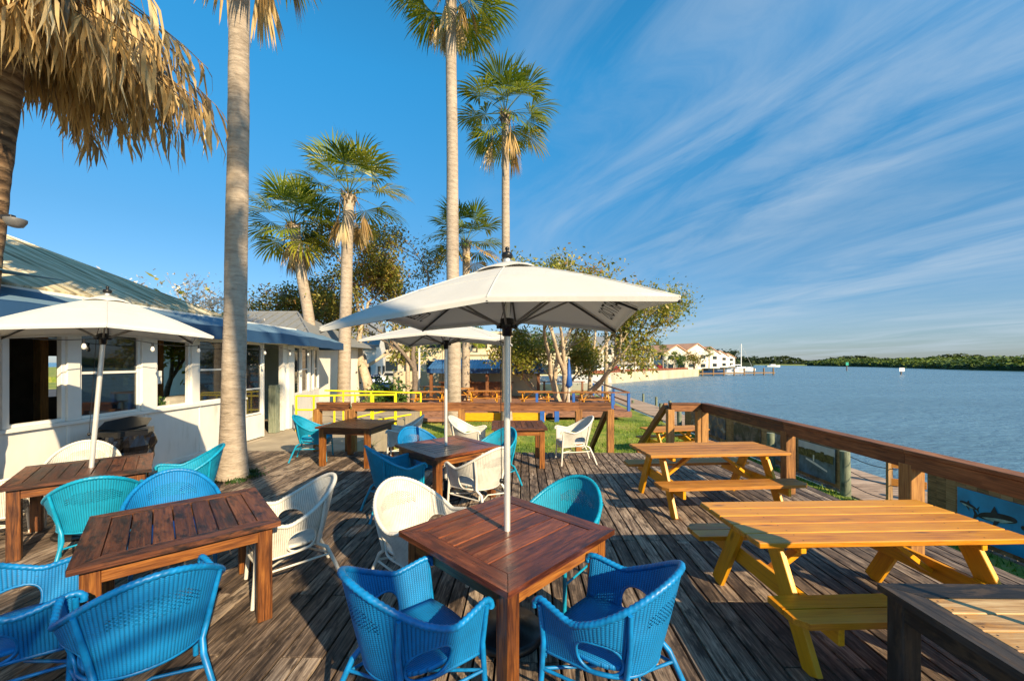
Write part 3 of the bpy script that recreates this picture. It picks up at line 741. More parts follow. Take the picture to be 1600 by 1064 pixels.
    if text:
        for (ca, cb_, s0) in text:
            cu = bpy.data.curves.new('lettering', 'FONT'); cu.body = 'STELLA \u2022 ARTOIS'; cu.size = 1.0; cu.align_x = 'CENTER'; cu.align_y = 'BOTTOM'; cu.resolution_u = 2
            to = bpy.data.objects.new('lettering', cu); col.objects.link(to); bpy.context.view_layer.update()
            me = bpy.data.meshes.new_from_object(to.evaluated_get(bpy.context.evaluated_depsgraph_get())); bpy.data.objects.remove(to)
            a0, c0 = C[ca], C[cb_]
            # reads from outside, so it is mirrored when seen from underneath
            wdt = max(v.co.x for v in me.vertices)-min(v.co.x for v in me.vertices); Ls = (c0-a0).length*0.72; sx_ = Ls/wdt; sy_ = 0.20
            midr = rib[ca*2+1] if (cb_-ca) % 4 == 1 else rib[cb_*2+1]
            for v in me.vertices:
                f = 0.5+v.co.x*sx_/(c0-a0).length; h_ = 0.045+v.co.y*sy_/1.0
                # position on the canopy panel
                ff = f*2
                kk = ca*2 if (cb_-ca) % 4 == 1 else None
                if ff < 1: k_, fr_ = kk, ff
                else: k_, fr_ = kk+1, ff-1
                q = P(k_, min(max(fr_, 0), 1), 1-h_); v.co = q+Vector((0, 0, -0.009))
            lo_ = bpy.data.objects.new('lettering', me); col.objects.link(lo_); lo_.parent = cn; me.materials.clear(); me.materials.append(M['ink'])
    return root
# corners clockwise seen from above so that lettering runs outward-reading along each side
U1 = make_umbrella('large white square umbrella in the centre foreground with STELLA ARTOIS lettering', (-.035, 2.87, 0), (-.035, 2.87, 2.75), 0, 0.9, 2.22, 2.7,
    corners=[(-1.03, 2.14, 2.13), (.78, 1.85, 2.25), (.935, 3.60, 2.235), (-.87, 3.89, 2.27)], text=[(1, 2, 0), (3, 0, 0)])
U2 = make_umbrella('smaller white umbrella over the middle table, behind the big centre umbrella', (-.96, 5.8, 0), (-.96, 5.8, 2.62), -6, 0.88, 2.22, 2.5)
U3 = make_umbrella('leaning white umbrella over the far left table in front of the windows', (-4.88, 4.57, 0), (-4.68, 4.62, 2.80), 45, 0.87, 2.235, 2.6)
# closed umbrella at the corner table; stands just outside the picture and throws the thin pole shadow on the deck
u4 = thing('closed_umbrella', 'closed white umbrella standing in the worn corner table', 'umbrella', (2.56, 1.60, 0))
m = MB(); m.tube([(0, 0, 0.01), (0, 0, 2.6)], 0.019, 10); m.build('pole', M['alu'], u4)
m = MB(); m.lathe([(0.03, 1.45), (0.09, 1.5), (0.12, 1.9), (0.07, 2.4), (0.02, 2.62)], (0, 0, 0), 12); m.build('canopy', M['canvas'], u4)
m = MB(); m.lathe([(0.26, 0.002), (0.27, 0.02), (0.24, 0.06), (0.03, 0.09)], (0, 0, 0), 20); m.build('base', M['black'], u4)

# ------------------------------------------------------------ deck railings
def railing(name, label, posts, mat_r=None, mat_p=None, h=1.06, rails=((0.0, 1),), ps=0.14, zb=-0.3):
    root = thing(name, label, 'railing', posts[0])
    o = Vector(posts[0])
    for p in posts:
        q = Vector(p)-o; m = MB(); m.box((q.x, q.y, (h-0.14+zb)/2+0.0), (ps, ps, h-0.14-zb), rotz(VA), 0.006); m.build('post', mat_p or M['post'], root)
    for i in range(len(posts)-1):
        a = Vector(posts[i])-o; b = Vector(posts[i+1])-o; d = (b-a).normalized()
        m = MB(); e = d*0.0
        m.beam(a-e+Vector((0, 0, h-0.02)), b+e+Vector((0, 0, h-0.02)), 0.16, 0.04, ch=0.005)
        sdv = Vector((-d.y, d.x, 0))
        for sgn in (-1, 1): m.beam(a+sdv*0.05*sgn+Vector((0, 0, h-0.112)), b+sdv*0.05*sgn+Vector((0, 0, h-0.112)), 0.036, 0.14, ch=0.004)
        m.build('rail', mat_r or M['rail'], root)
    return root
railing('deck_railing', 'long dark wooden railing along the water side of the deck at the right', [(4.14, 8.62, 0), (4.11, 5.95, 0), (4.05, 4.05, 0), (4.0, 2.1, 0), (3.95, 0.1, 0), (3.9, -1.9, 0)])
railing('deck_railing', 'short wooden railing piece between the stairs and the corner post at the water side', [(3.42, 8.64, 0), (4.055, 8.64, 0)])
railing('deck_railing', 'wooden railing across the back of the deck in front of the lawn', [(-3.46, 8.68, 0), (-1.10, 8.72, 0), (1.45, 8.70, 0), (2.14, 8.70, 0)])
railing('deck_railing', 'short wooden railing piece left of the back railing near the yellow ramp', [(-4.25, 8.74, 0), (-3.56, 8.74, 0)])
for nm, x in (('left', 2.14), ('right', 3.40)):
    r_ = thing('stair_handrail', 'sloping dark wooden handrail on the %s side of the stairs down to the lawn' % nm, 'handrail', (x, 8.8, 0))
    m = MB(); m.beam((0, 0, 0.98), (0, 1.95, -0.35), 0.09, 0.14); m.build('rail', M['rail'], r_)
    m = MB(); m.box((0, 1.9, -0.55), (0.12, 0.12, 0.45), None, 0.005); m.build('post', M['post'], r_)
st_ = thing('deck_stairs', 'wooden steps from the back of the deck down to the lawn', 'stairs', (2.77, 8.7, 0))
for k in range(4):
    m = MB(); m.box((0, 0.18+k*0.30, -0.17-k*0.17), (1.15, 0.29, 0.04)); m.build('step', M['deck'], st_)
for sx in (-1, 1):
    m = MB(); m.beam((sx*0.6, 0.02, -0.2), (sx*0.6, 1.25, -0.85), 0.04, 0.22); m.build('stringer', M['rail'], st_)

# ------------------------------------------------------------ restaurant building
bd = thing('restaurant_building', 'white restaurant with big windows, blue awning and green metal roof', 'building', (-6.4, 4, 0))
O = Vector((-6.4, 4, 0))
def bp(name, m, mat, par=None, solid=0, rc=True): return m.build(name, mat, par or bd, rc, solid)
Y0, Y1 = -1.0, 11.7; ZS, ZT = 1.08, 2.42
def xw(y): return -0.02*(y-4)/8                         # wall plane drifts slightly (local x)
def wb(m, y0, y1, z0, z1, th=0.12, xo=0.0, ch=0.004):
    a = Vector((xw(y0)+xo, y0-4, 0)); b = Vector((xw(y1)+xo, y1-4, 0)); d = (b-a).normalized(); n_ = Vector((d.y, -d.x, 0))
    m.box(((a+b)/2)-n_*(th/2)+Vector((0, 0, (z0+z1)/2)), ((b-a).length, th, z1-z0), Matrix((d, Vector((-d.y, d.x, 0)), Vector((0, 0, 1)))).transposed(), ch)
def px2y(px): return 6.4*F/(800-px)
ydoor0, ydoor1 = 10.35, 11.2
m = MB(); wb(m, Y0, px2y(385)-0.0, 0.002, ZS-0.04, 0.14); wb(m, px2y(385)+.002, ydoor0-0.04, 0.03, 0.60, 0.10); bp('wall', m, M['wall'])
m = MB(); wb(m, Y0, px2y(385), ZS-0.038, ZS+0.012, 0.22, 0.045); bp('window_sill', m, M['white'])
m = MB(); wb(m, Y0, Y1+0.2, ZT+0.002, ZT+0.5, 0.16, 0.0); bp('lintel', m, M['white'])
m = MB(); wb(m, Y0, Y1, 0.90-0.9+0.0, 0.004, 0.30, 0.16); bp('threshold', m, M['concrete'])
for yj in [px2y(228)]+[px2y(228)+1.22*k for k in (-4, -3, -2, -1, 1, 2)]:
    m = MB(); wb(m, yj-.022, yj+.022, 0.01, ZS-.045, .014, .010); bp('batten', m, M['white'])
m = MB(); wb(m, Y0, px2y(385), 0.004, .10, .03, .022); bp('base_board', m, M['white'])
# bays: (y0, y1, kind)
ys = {k: px2y(k) for k in (10, 105, 113, 125, 222, 245, 300, 312, 347, 385, 412)}
bays = [(-0.9, 1.2, 'g'), (1.4, 3.2, 'g'), (3.4, ys[10]-.05, 'g'), (ys[10], ys[105], 'o'), (ys[125], ys[222], 'g'), (ys[245], ys[300], 'o'), (ys[312], ys[312]+0.95, 'g'), (ys[312]+1.10, ys[385]-0.12, 'g'), (ys[385]+0.0, ydoor0-0.06, 'gd')]
prev = Y0
for (a, b, k) in bays:
    if a-prev > 0.02:
        m = MB(); wb(m, prev+0.0, a-0.0, ZS+0.014 if a < 9.6 else 0.02, ZT, 0.13, 0.012); bp('post', m, M['white'])
    prev = b
    zb = ZS+0.014 if k != 'gd' else 0.62
    m = MB()
    for (u0, u1) in ((a, a+0.05), (b-0.05, b)): wb(m, u0, u1, zb, ZT, 0.07, -0.02)
    wb(m, a+0.051, b-0.051, ZT-0.05, ZT, 0.07, -0.02); wb(m, a+0.051, b-0.051, zb, zb+0.045, 0.07, -0.02)
    if k != 'o': wb(m, a+0.051, b-0.051, (zb+ZT)/2-0.02+(0.02 if k == 'g' else -0.25), (zb+ZT)/2+0.02+(0.02 if k == 'g' else -0.25), 0.05, -0.03)
    fr = bp('window', m, M['white'])
    if k != 'o': m = MB(); wb(m, a+0.045, b-0.045, zb+0.04, ZT-0.045, 0.008, -0.052, 0.001); m.build('pane', M['glass'], fr)
m = MB(); wb(m, ydoor0-0.06, ydoor0, 0.02, ZT, 0.13, 0.0); wb(m, ydoor1, ydoor1+0.10, 0.02, ZT, 0.13, 0.0); wb(m, Y1-0.25, Y1, 0.02, ZT, 0.16, 0.03)
bp('door_frame', m, M['white'])
m = MB(); wb(m, ydoor1+0.102, Y1-0.252, 0.02, ZT, 0.05, -0.03); bp('door', m, M['white'])
# far wing, bending away
A0 = Vector((xw(Y1), Y1-4, 0)); A1 = Vector((-0.95, 11.2, 0)); dv = (A1-A0).normalized(); nv = Vector((dv.y, -dv.x, 0)); Lw = (A1-A0).length
MW = Matrix((dv, Vector((-dv.y, dv.x, 0)), Vector((0, 0, 1)))).transposed()
def w2(m, f0, f1, z0, z1, th=0.12, xo=0.0):
    a = A0+dv*f0; b = A0+dv*f1; m.box((a+b)/2-nv*(th/2-xo)+Vector((0, 0, (z0+z1)/2)), (f1-f0, th, z1-z0), MW, 0.004)
m = MB(); w2(m, 0.01, Lw, -0.7, 0.95); bp('wall', m, M['wall'])
m = MB(); w2(m, 0.01, Lw, ZT, ZT+0.5); bp('lintel', m, M['white'])
pr = 0.0
for (a, b, k) in ((0.15, 0.95, 'o'), (1.05, 2.0, 'g'), (2.25, 2.7, 'o'), (2.85, Lw-0.1, 'g')):
    m = MB(); w2(m, pr+0.01, a, 0.952, ZT-.002, 0.14, 0.01); bp('post', m, M['white']); pr = b
    m = MB()
    for (u0, u1) in ((a, a+0.05), (b-0.05, b)): w2(m, u0, u1, 0.955, ZT, 0.06, -0.02)
    w2(m, a+.051, b-.051, ZT-.05, ZT, 0.06, -.02); w2(m, a+.051, b-.051, .955, 1.0, .06, -.02)
    if k == 'g': w2(m, a+.051, b-.051, 1.68, 1.72, 0.05, -.02)
    fr = bp('window', m, M['white'])
    m = MB(); w2(m, a+.045, b-.045, 0.99, ZT-.045, 0.008, -.05); m.build('pane', M['glass'], fr)
m = MB(); w2(m, Lw-0.1, Lw, 0.955, ZT, 0.14, .01); bp('post', m, M['white'])
# interior: floor, ceiling, back wall with windows that let in the parking-lot light
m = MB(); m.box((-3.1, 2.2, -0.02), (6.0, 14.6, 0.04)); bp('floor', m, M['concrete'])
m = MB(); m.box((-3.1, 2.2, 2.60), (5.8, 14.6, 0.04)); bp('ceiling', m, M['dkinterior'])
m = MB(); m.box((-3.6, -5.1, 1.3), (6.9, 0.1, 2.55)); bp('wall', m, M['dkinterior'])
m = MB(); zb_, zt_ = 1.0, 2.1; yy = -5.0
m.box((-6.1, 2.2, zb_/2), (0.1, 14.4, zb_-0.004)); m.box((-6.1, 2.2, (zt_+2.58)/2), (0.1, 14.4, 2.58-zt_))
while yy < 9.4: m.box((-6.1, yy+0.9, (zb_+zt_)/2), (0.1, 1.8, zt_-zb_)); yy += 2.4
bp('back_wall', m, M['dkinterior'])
for yy in (0.6, 3.8, 6.4): m = MB(); m.box((-2.8, yy, 1.29), (0.14, 0.14, 2.56)); bp('interior_column', m, M['post'])
# awning
m = MB(); vs = []; ya, yb_ = Y0-4, Y1-4+0.1
def aw(pts0, pts1, n_=28, mats=(1, 0, 0)):
    vs = []; fs = []
    for i in range(n_+1):
        f = i/n_; sag = 0.012*math.sin(f*n_*math.pi/2.0)
        for a, b in zip(pts0, pts1): q = Vector(a).lerp(Vector(b), f); vs.append(q+Vector((0, 0, sag)))
    K = len(pts0)
    for k in range(K-1): m.add(vs, [(i*K+k, i*K+k+1, (i+1)*K+k+1, (i+1)*K+k) for i in range(n_)], None, 0, mats[k], False)
aw([(-0.12, ya, 2.93), (0.52, ya, 2.66), (0.53, ya, 2.65), (0.53, ya, 2.40)], [(-0.12, 7.8, 2.93), (0.50, 7.6, 2.66), (0.51, 7.6, 2.65), (0.51, 7.6, 2.40)])
aw([(-0.12, 7.8, 2.93), (0.50, 7.6, 2.66), (0.51, 7.6, 2.65), (0.51, 7.6, 2.40)], [(-0.95, 11.8, 2.93), (-0.28, 11.8, 2.66), (-0.27, 11.8, 2.65), (-0.27, 11.8, 2.40)], 10)
m.quad([(-0.95, 11.8, 2.93), (-0.28, 11.8, 2.66), (-0.27, 11.8, 2.40), (-1.6, 11.8, 2.40), (-1.6, 11.8, 2.93)])
bp('awning', m, [M['navy'], M['awntop']], solid=0.01, rc=False)
# green metal roof: eave over the awning, sloping up and away, hipped at the far end
m = MB()
def rp(pts): m.add(pts, [tuple(range(len(pts)))], [(-(p[0])*1.1, p[1], 0) for p in pts])
ev = -0.10; ez = 2.94; rz_ = 4.75; rx = -3.95
E0 = (ev, -8, ez); E1 = (ev, 5.0, ez); Rg = (rx, 2.6, rz_); R0 = (rx, -8, rz_); B0 = (-7.8, -8, ez); B1 = (-7.8, 5.0, ez)
rp([E0, E1, Rg, R0]); rp([R0, Rg, B1, B0]); rp([E1, B1, Rg])
bp('roof', m, M['roof'], solid=0.05, rc=False)
m = MB(); m.tube([E1, Rg], 0.05, 6); m.tube([Rg, R0], 0.06, 6); bp('ridge_cap', m, M['roof'])
m = MB(); m.add([(-0.12, 5.0, 2.93), (-0.95, 11.8, 2.93), (-7.8, 11.8, 3.1), (-7.8, 5.0, 3.1)], [(0, 1, 2, 3)]); bp('flat_roof', m, M['grroof'], solid=0.06, rc=False)
# sail over the left end
s_ = thing('shade_sail', 'blue-grey shade canopy stretched above the windows at the far left', 'shade sail', (-6.0, 3.6, 2.95))
m = MB(); vs = []; fs = []
for i in range(9):
    for j in range(9):
        f, g_ = i/8, j/8; p = Vector((-2.2+2.4*f, -3+4.6*g_, 0.35-0.30*f)); p.z -= 0.16*math.sin(math.pi*f)*math.sin(math.pi*g_); vs.append(p)
for i in range(8):
    for j in range(8): fs.append((i*9+j, i*9+j+1, (i+1)*9+j+1, (i+1)*9+j))
m.add(vs, fs, None, 0, 0, True); c_ = m.build('fabric', M['sail'], s_, solid=0.006)
# string lights
sl_ = thing('string_lights', 'black cable of clear bulbs strung under the blue awning', 'string lights', (-5.95, 4, 2.37))
m = MB(); pts = []
bulbs = []
for i in range(61):
    y_ = -2+10.2*i/60; z_ = -0.05-0.09*abs(math.sin(y_*math.pi/2.05)); pts.append((0.02*math.sin(y_*3), y_, z_))
    if i % 6 == 3: bulbs.append(pts[-1])
m.tube(pts, 0.006, 5); m.build('cable', M['black'], sl_)
for p in bulbs:
    m = MB(); m.tube([Vector(p), Vector(p)+Vector((0, 0, -0.06))], 0.014, 8, mat=1); m.lathe([(0.012, -0.055), (0.026, -0.085), (0.03, -0.11), (0.02, -0.135), (0.002, -0.145)], p, 10); m.build('bulb', [M['glassbulb'], M['black']], sl_)
# things seen in the openings
c_ = thing('sideboard', 'pale cabinet with two drawers inside the open window nearest the palm trunk', 'cabinet', (-7.1, 8.6, 0))
m = MB(); m.box((0, 0, 0.62), (0.42, 1.3, 1.2)); m.build('carcass', M['drawer'], c_)
for k in (-1, 1):
    m = MB(); m.box((0.222, k*0.32, 1.06), (0.02, 0.56, 0.22)); d_ = m.build('drawer', M['drawer'], c_); m = MB(); m.box((0.24, k*0.32, 1.06), (0.02, 0.10, 0.02)); m.build('handle', M['black'], d_)
c_ = thing('potted_plant', 'low leafy plant on the windowsill of the open window', 'plant', (-6.62, 7.35, 1.1))
m = MB()
for i in range(160):
    a = random.uniform(0, 6.28); r_ = random.uniform(.02, .24); p = Vector((r_*.5*math.cos(a), r_*math.sin(a), random.uniform(.0, .16))); q = Vector((random.uniform(-.03, .03), random.uniform(-.03, .03), .05)); m.quad([p, p+q.cross(Vector((1, 0, .3))), p+q, p+q*.5], rnd=random.random())
m.build('leaves', M['leafG'], c_, recalc=False); m = MB(); m.box((0, 0, -0.03), (0.16, 0.5, 0.06)); m.build('planter', M['post'], c_)
for k, (y_, z_, w_, lab) in enumerate(((4.62, 1.50, 0.20, 'white notice sheet hung in the leftmost open window'), (7.05, 1.66, 0.16, 'white notice sheet hung in the open window above the sideboard'))):
    m = MB(); m.box((-6.56, y_+0.35, z_), (0.006, w_, 0.24)); o_ = m.build('notice', M['paper']); tag(o_, lab, 'notice')
for (x_, y_, lab) in ((-7.6, 4.9, 'orange wooden dining chair inside the leftmost open window'),):
    c_ = thing('dining_chair', lab, 'chair', (x_, y_, 0))
    m = MB(); m.box((0, 0, .45), (.42, .42, .04)); m.build('seat', M['tableleg'], c_)
    m = MB(); m.box((-.19, 0, 1.30), (.03, .42, .05)); m.box((-.19, 0, 1.05), (.03, .36, .05)); m.box((-.19, -.2, .9), (.03, .035, .86)); m.box((-.19, .2, .9), (.03, .035, .86)); m.build('backrest', M['tableleg'], c_)
    for sx in (-1, 1):
        for sy in (-1, 1): m = MB(); m.box((sx*.18, sy*.18, .215), (.04, .04, .43)); m.build('leg', M['tableleg'], c_)
# trash bin
b_ = thing('trash_bin', 'black hexagonal bin with its lid up and a shiny black bag, against the white wall', 'bin', (-5.85, 6.05, 0))
m = MB(); hx = [(0.30*math.cos(k*math.pi/3), 0.30*math.sin(k*math.pi/3)) for k in range(6)]; m.prism([(x*.9, y*.9) for x, y in hx], 0.003, 0.70); m.build('body', M['black'], b_)
m = MB(); vs = []; n = 36
for j, (rr, z_) in enumerate(((0.29, 0.42), (0.335, 0.52), (0.32, 0.62), (0.35, 0.70), (0.33, 0.80), (0.31, 0.86))):
    for i in range(n):
        a = 2*math.pi*i/n; q = rr*(1+0.05*math.sin(5*a+j*1.3)+0.05*math.sin(11*a+j)); vs.append((q*math.cos(a), q*math.sin(a), z_+0.03*math.sin(7*a+j)*(j < 2)))
m.add(vs, [(j*n+i, j*n+(i+1) % n, (j+1)*n+(i+1) % n, (j+1)*n+i) for j in range(5) for i in range(n)]); m.build('bag', M['bag'], b_, solid=.004)
m = MB(); m.prism([(x*1.12, y*1.12) for x, y in hx], 0.84, 0.93); m.build('rim', M['black'], b_)
m = MB(); Mt = Matrix.Translation((-.1, 0.10, 0.975)) @ Matrix.Rotation(R(13), 4, 'X') @ Matrix.Rotation(R(4), 4, 'Y'); m.prism([(x*1.05, y*1.05) for x, y in hx], 0, 0.03, Mt); m.build('lid', M['black'], b_)

# ------------------------------------------------------------ yellow ramp railing
yr = thing('ramp_railing', 'bright yellow pipe railing along the ramp beside the restaurant door', 'railing', (-6.05, 11.2, 0))
def ypipe(name, pts, r=0.026): m = MB(); m.tube(pts, r, 8); m.build(name, M['ypaint'], yr)
P_ = [(0, 0), (0.50, -0.02), (1.0, 0.15), (1.55, 0.25), (2.05, .3), (2.65, .4)]
for i, (x_, y_) in enumerate(P_): ypipe('post', [(x_, y_, -0.0-0.08*i*(i > 1)), (x_, y_, 0.99)], 0.03)
ypipe('top_rail', [(x_, y_, 0.99) for x_, y_ in P_]); ypipe('mid_rail', [(x_, y_, 0.60) for x_, y_ in P_[:3]]+[(2.65, .4, 0.58)])
Q_ = [(0.6, 1.7), (1.5, 1.7), (2.3, 1.7), (3.1, 1.7)]
for i, (x_, y_) in enumerate(Q_): ypipe('post', [(x_, y_, -0.35), (x_, y_, 1.0-0.02*i)], 0.03)
ypipe('top_rail', [(0.0, 1.7, 1.02)]+[(x_, y_, 1.0-0.02*i) for i, (x_, y_) in enumerate(Q_)]); ypipe('lower_rail', [(0.6, 1.7, 0.05), (3.1, 1.7, 0.62)]); ypipe('lower_rail', [(0.2, 1.0, -.12), (2.9, 1.3, 0.30)])

# ------------------------------------------------------------ riverside fence, banners, pilings
def fence(name, label, y0, y1, x=6.72, zt=0.17, zb=LZ+0.02):
    root = thing(name, label, 'fence', (x+y0*0.02, y0, LZ)); m = MB(); y = 0.0; L = y1-y0
    while y < L:
        pz = zt-LZ+random.uniform(-.006, .006); xx = 0.02*y
        # dog-ear picket
        wd = 0.138; pl = [(-wd/2, 0.02), (wd/2, 0.02), (wd/2, pz-0.03), (wd/2-0.03, pz), (-wd/2+0.03, pz), (-wd/2, pz-0.03)]
        Mt = Matrix.Translation((xx, y+wd/2, 0)) @ Matrix(((0, 0, 1, 0), (1, 0, 0, 0), (0, 1, 0, 0), (0, 0, 0, 1)))
        m.prism(pl, -0.009, 0.009, Mt); y += 0.143
    m.build('pickets', M['fence'], root)
    for z_ in (0.25, 0.72): m = MB(); m.beam((0.032, 0, z_), (0.032+0.02*L, L, z_), 0.04, 0.08); m.build('rail', M['fence'], root)
    y = 0.3
    while y < L: m = MB(); m.box((0.09+0.02*y, y, 0.47), (0.08, 0.08, 0.94)); m.build('post', M['fence'], root); y += 2.4
    return root
fence('picket_fence', 'low dog-ear picket fence hung with photo banners, left of the dock gate', 8.25, 16.2)
fence('picket_fence', 'low dog-ear picket fence with the blue fish banner, right of the dock gate', -3.0, 6.5)
def photomat(name, stops, scale, horiz=2.0):
    t = NT(name); g = t.attr('gr'); f = t.noise(t.mapv(g, (1, horiz, 1)), scale, 5, 0.6, 0.5); t.base(t.ramp(f, stops)); t.rough(0.45); return t.m
ban = [(15.6, 13.0, photomat('banner_print_people', [(0.3, (0.02, 0.02, 0.03)), (0.45, (0.05, 0.09, 0.16)), (0.55, (0.20, 0.12, 0.08)), (0.62, (0.35, 0.36, 0.38))], 2.6), 'dark photo banner of two anglers on the picket fence, farthest from the gate'),
       (12.5, 11.1, photomat('banner_print_dark', [(0.35, (0.008, 0.008, 0.01)), (0.5, (0.05, 0.06, 0.07)), (0.62, (0.22, 0.17, 0.17))], 3.2), 'near-black photo banner on the picket fence beside a green post'),
       (10.8, 9.7, photomat('banner_print_grey', [(0.35, (0.05, 0.07, 0.09)), (0.5, (0.18, 0.24, 0.28)), (0.65, (0.50, 0.52, 0.55))], 4.0), 'grey photo banner of boats on the picket fence')]
for y1_, y0_, mt, lab in ban:
    m = MB(); x_ = 6.72+0.02*(y0_+y1_)/2-0.03
    m.box((x_, (y0_+y1_)/2, LZ+0.48), (0.008, y1_-y0_, 0.66), rotz(-0.02), 0.001); o_ = m.build('photo_banner', mt); tag(o_, lab, 'banner', 'photo banners on the fence')
# river photo banner: sky, bank, boat with angler, water
rb = thing('photo_banner', 'photo banner of an angler in a boat under a wooded bank, nearest the gate', 'banner', (6.86, 9.0, LZ), -0.02, 'photo banners on the fence')
m = MB(); m.box((-.01, 0, 0.47), (0.008, 1.10, 0.72), None, 0.001); m.build('sheet', plain('banner_water', (0.10, 0.17, 0.23), 0.4, var=.5, scale=5), rb)
m = MB(); m.box((-.018, 0, 0.76), (0.006, 1.10, 0.16), None, 0.001); m.build('sky_print', plain('banner_sky', (0.45, 0.50, 0.54), 0.4), rb)
m = MB()
for i in range(12):
    for j in range(1):
        y_ = .53-1.04*i/12; h1 = .18+.10*mnoise.noise(Vector((i*.7, 3, 1))); m.box((-.0225, y_-.04, .56+h1*.2), (.004, .10, h1), None, .001)
m.build('bank_print', photomat('banner_bank', [(.35, (.015, .02, .01)), (.6, (.10, .11, .04)), (.75, (.25, .25, .15))], 14), rb)
m = MB(); m.add([(-.026, .30, .44), (-.026, -.35, .30), (-.026, -.35, .34), (-.026, .0, .43), (-.026, .30, .48)], [(0, 1, 2, 3, 4)]); m.box((-.027, .05, .52), (.003, .04, .14), None, .001); m.build('boat_print', M['whitegl'], rb)
# blue fish banner
fb = thing('fish_banner', 'bright blue banner with a long-finned dark fish on the fence at the right edge', 'banner', (6.79, 4.86, LZ), -0.02)
m = MB(); m.box((0, 0, 0.44), (0.008, 2.5, 0.70), None, 0.001); m.build('sheet', plain('banner_blue', (0.01, 0.28, 0.55), 0.35, var=.35, scale=1.6), fb)
def flat(name, pts, mat, x_=-.008): m = MB(); m.add([(x_, p[0], p[1]) for p in pts]+[(x_+.003, p[0], p[1]) for p in pts], [tuple(range(len(pts)))]+[tuple(range(len(pts), 2*len(pts)))[::-1]]); m.build(name, mat, fb, recalc=False)
def fishshape(cy, cz, s, fl=1):
    body = []
    for k in range(25):
        a = math.pi*k/24; body.append((cy+fl*s*(-.5*math.cos(a)), cz+s*.17*math.sin(a)**.8-.10*s*(-math.cos(a))))
    for k in range(24, -1, -1):
        a = math.pi*k/24; body.append((cy+fl*s*(-.5*math.cos(a)), cz-s*.10*math.sin(a)**.8-.10*s*(-math.cos(a))))
    flat('fish_body', body, M['fishdk'], -.0085)
    flat('fish_belly', [(cy+fl*s*(-.42+.8*k/10), cz-.02*s-.09*s*math.sin(math.pi*k/10)-.10*s*(-1+2*k/10)*.8) for k in range(11)]+[(cy+fl*s*(.38-.8*k/10), cz-.02*s+.03*s*math.sin(math.pi*k/10)-.10*s*(.8-1.6*k/10)) for k in range(11)], M['fishlt'], -.0125)
    flat('fish_fin', [(cy+fl*s*.48, cz-.1*s), (cy+fl*s*.68, cz+.16*s), (cy+fl*s*.60, cz-.08*s), (cy+fl*s*.66, cz-.32*s)], M['fishdk'], -.0085)
    flat('fish_fin', [(cy-fl*s*.05, cz+.14*s), (cy+fl*s*.05, cz+.36*s), (cy+fl*s*.16, cz+.10*s)], M['fishdk'], -.0165)
    flat('fish_fin', [(cy-fl*s*.1, cz-.05*s), (cy+fl*s*.12, cz-.34*s), (cy+fl*s*.05, cz-.08*s)], M['fishdk'], -.0165)
M['fishdk'] = plain('fish_dark_print', (0.02, 0.035, 0.05), .5, var=.5); M['fishlt'] = plain('fish_pale_print', (0.35, 0.5, 0.45), .5, var=.4, scale=9)
fishshape(0.74, 0.50, .46, 1); fishshape(1.10, 0.56, .22, -1); fishshape(.28, 0.45, .38, -1); fishshape(-.5, 0.45, .5, 1)
# gate
gt = thing('dock_gate', 'small pale wooden gate leaf standing open in the fence gap', 'gate', (6.86, 7.26, LZ))
m = MB(); m.box((0, 0, .47), (.09, .05, .94)); m.build('post', M['fence'], gt)
for z_ in (.52, .84): m = MB(); m.beam((0, 0, z_), (.42, -.25, z_), .03, .13); m.build('rail', M['picnic_pale'], gt)
# pilings along the dock: (x,y,top)
def piling(x, y, top, r, lab, grp, zb=-2.6):
    o = thing('piling', lab, 'piling', (x, y, zb), 0, grp); m = MB(); h_ = top-zb
    m.tube([(0, 0, 0), (0.01, 0, h_*.5), (0, 0.01, h_)], [r*1.05, r, r*.97], 12); m.build('pole', M['piling'], o)
    return o
gp = 'round wooden pilings on the river side of the boardwalk'
for i, (px, ty, D) in enumerate(((1003, 615, 30.0), (1023, 620, 26.5), (1044, 626, 22.5), (1152, 648, 14.6), (1210, 660, 12.1), (1290, 681, 10.4), (1415, 708, 8.5), (1530, 740, 7.0))):
    q = A(px, ty, D); piling(q.x+.1, q.y, q.z, .085, ('round piling on the water side of the boardwalk, %s counting from the far end' % ['first', 'second', 'third', 'fourth', 'fifth', 'sixth', 'seventh', 'eighth'][i]), gp)
g2 = 'round posts on the landward side of the boardwalk'
for px, ty, D, lab in ((1322, 704, 8.12, 'thick pale-green round post ending the banner fence beside the dock gate'), (1206, 676, 10.2, 'dark green post standing among the banners on the picket fence'), (1034, 630, 19.5, 'dark green post at the far end of the banner fence, by the boardwalk'), (1063, 640, 15.4, 'second green post at the far end of the banner fence'),(990, 625, 26, 'thin post between the far deck and the boardwalk')):
    q = A(px, ty, D); piling(q.x-.06, q.y-.05, q.z, .09, lab, g2, -1.4)
rp_ = thing('rope', 'dark sagging rope lines across the fence gap at the dock', 'rope', (6.8, 7.1, LZ))
m = MB()
for z_ in (.78, .48, .22):
    m.tube([(0.05, 1.0-1.0*k/8, z_-.05*math.sin(math.pi*k/8)) for k in range(9)], .008, 5)
m.build('strand', M['black'], rp_)
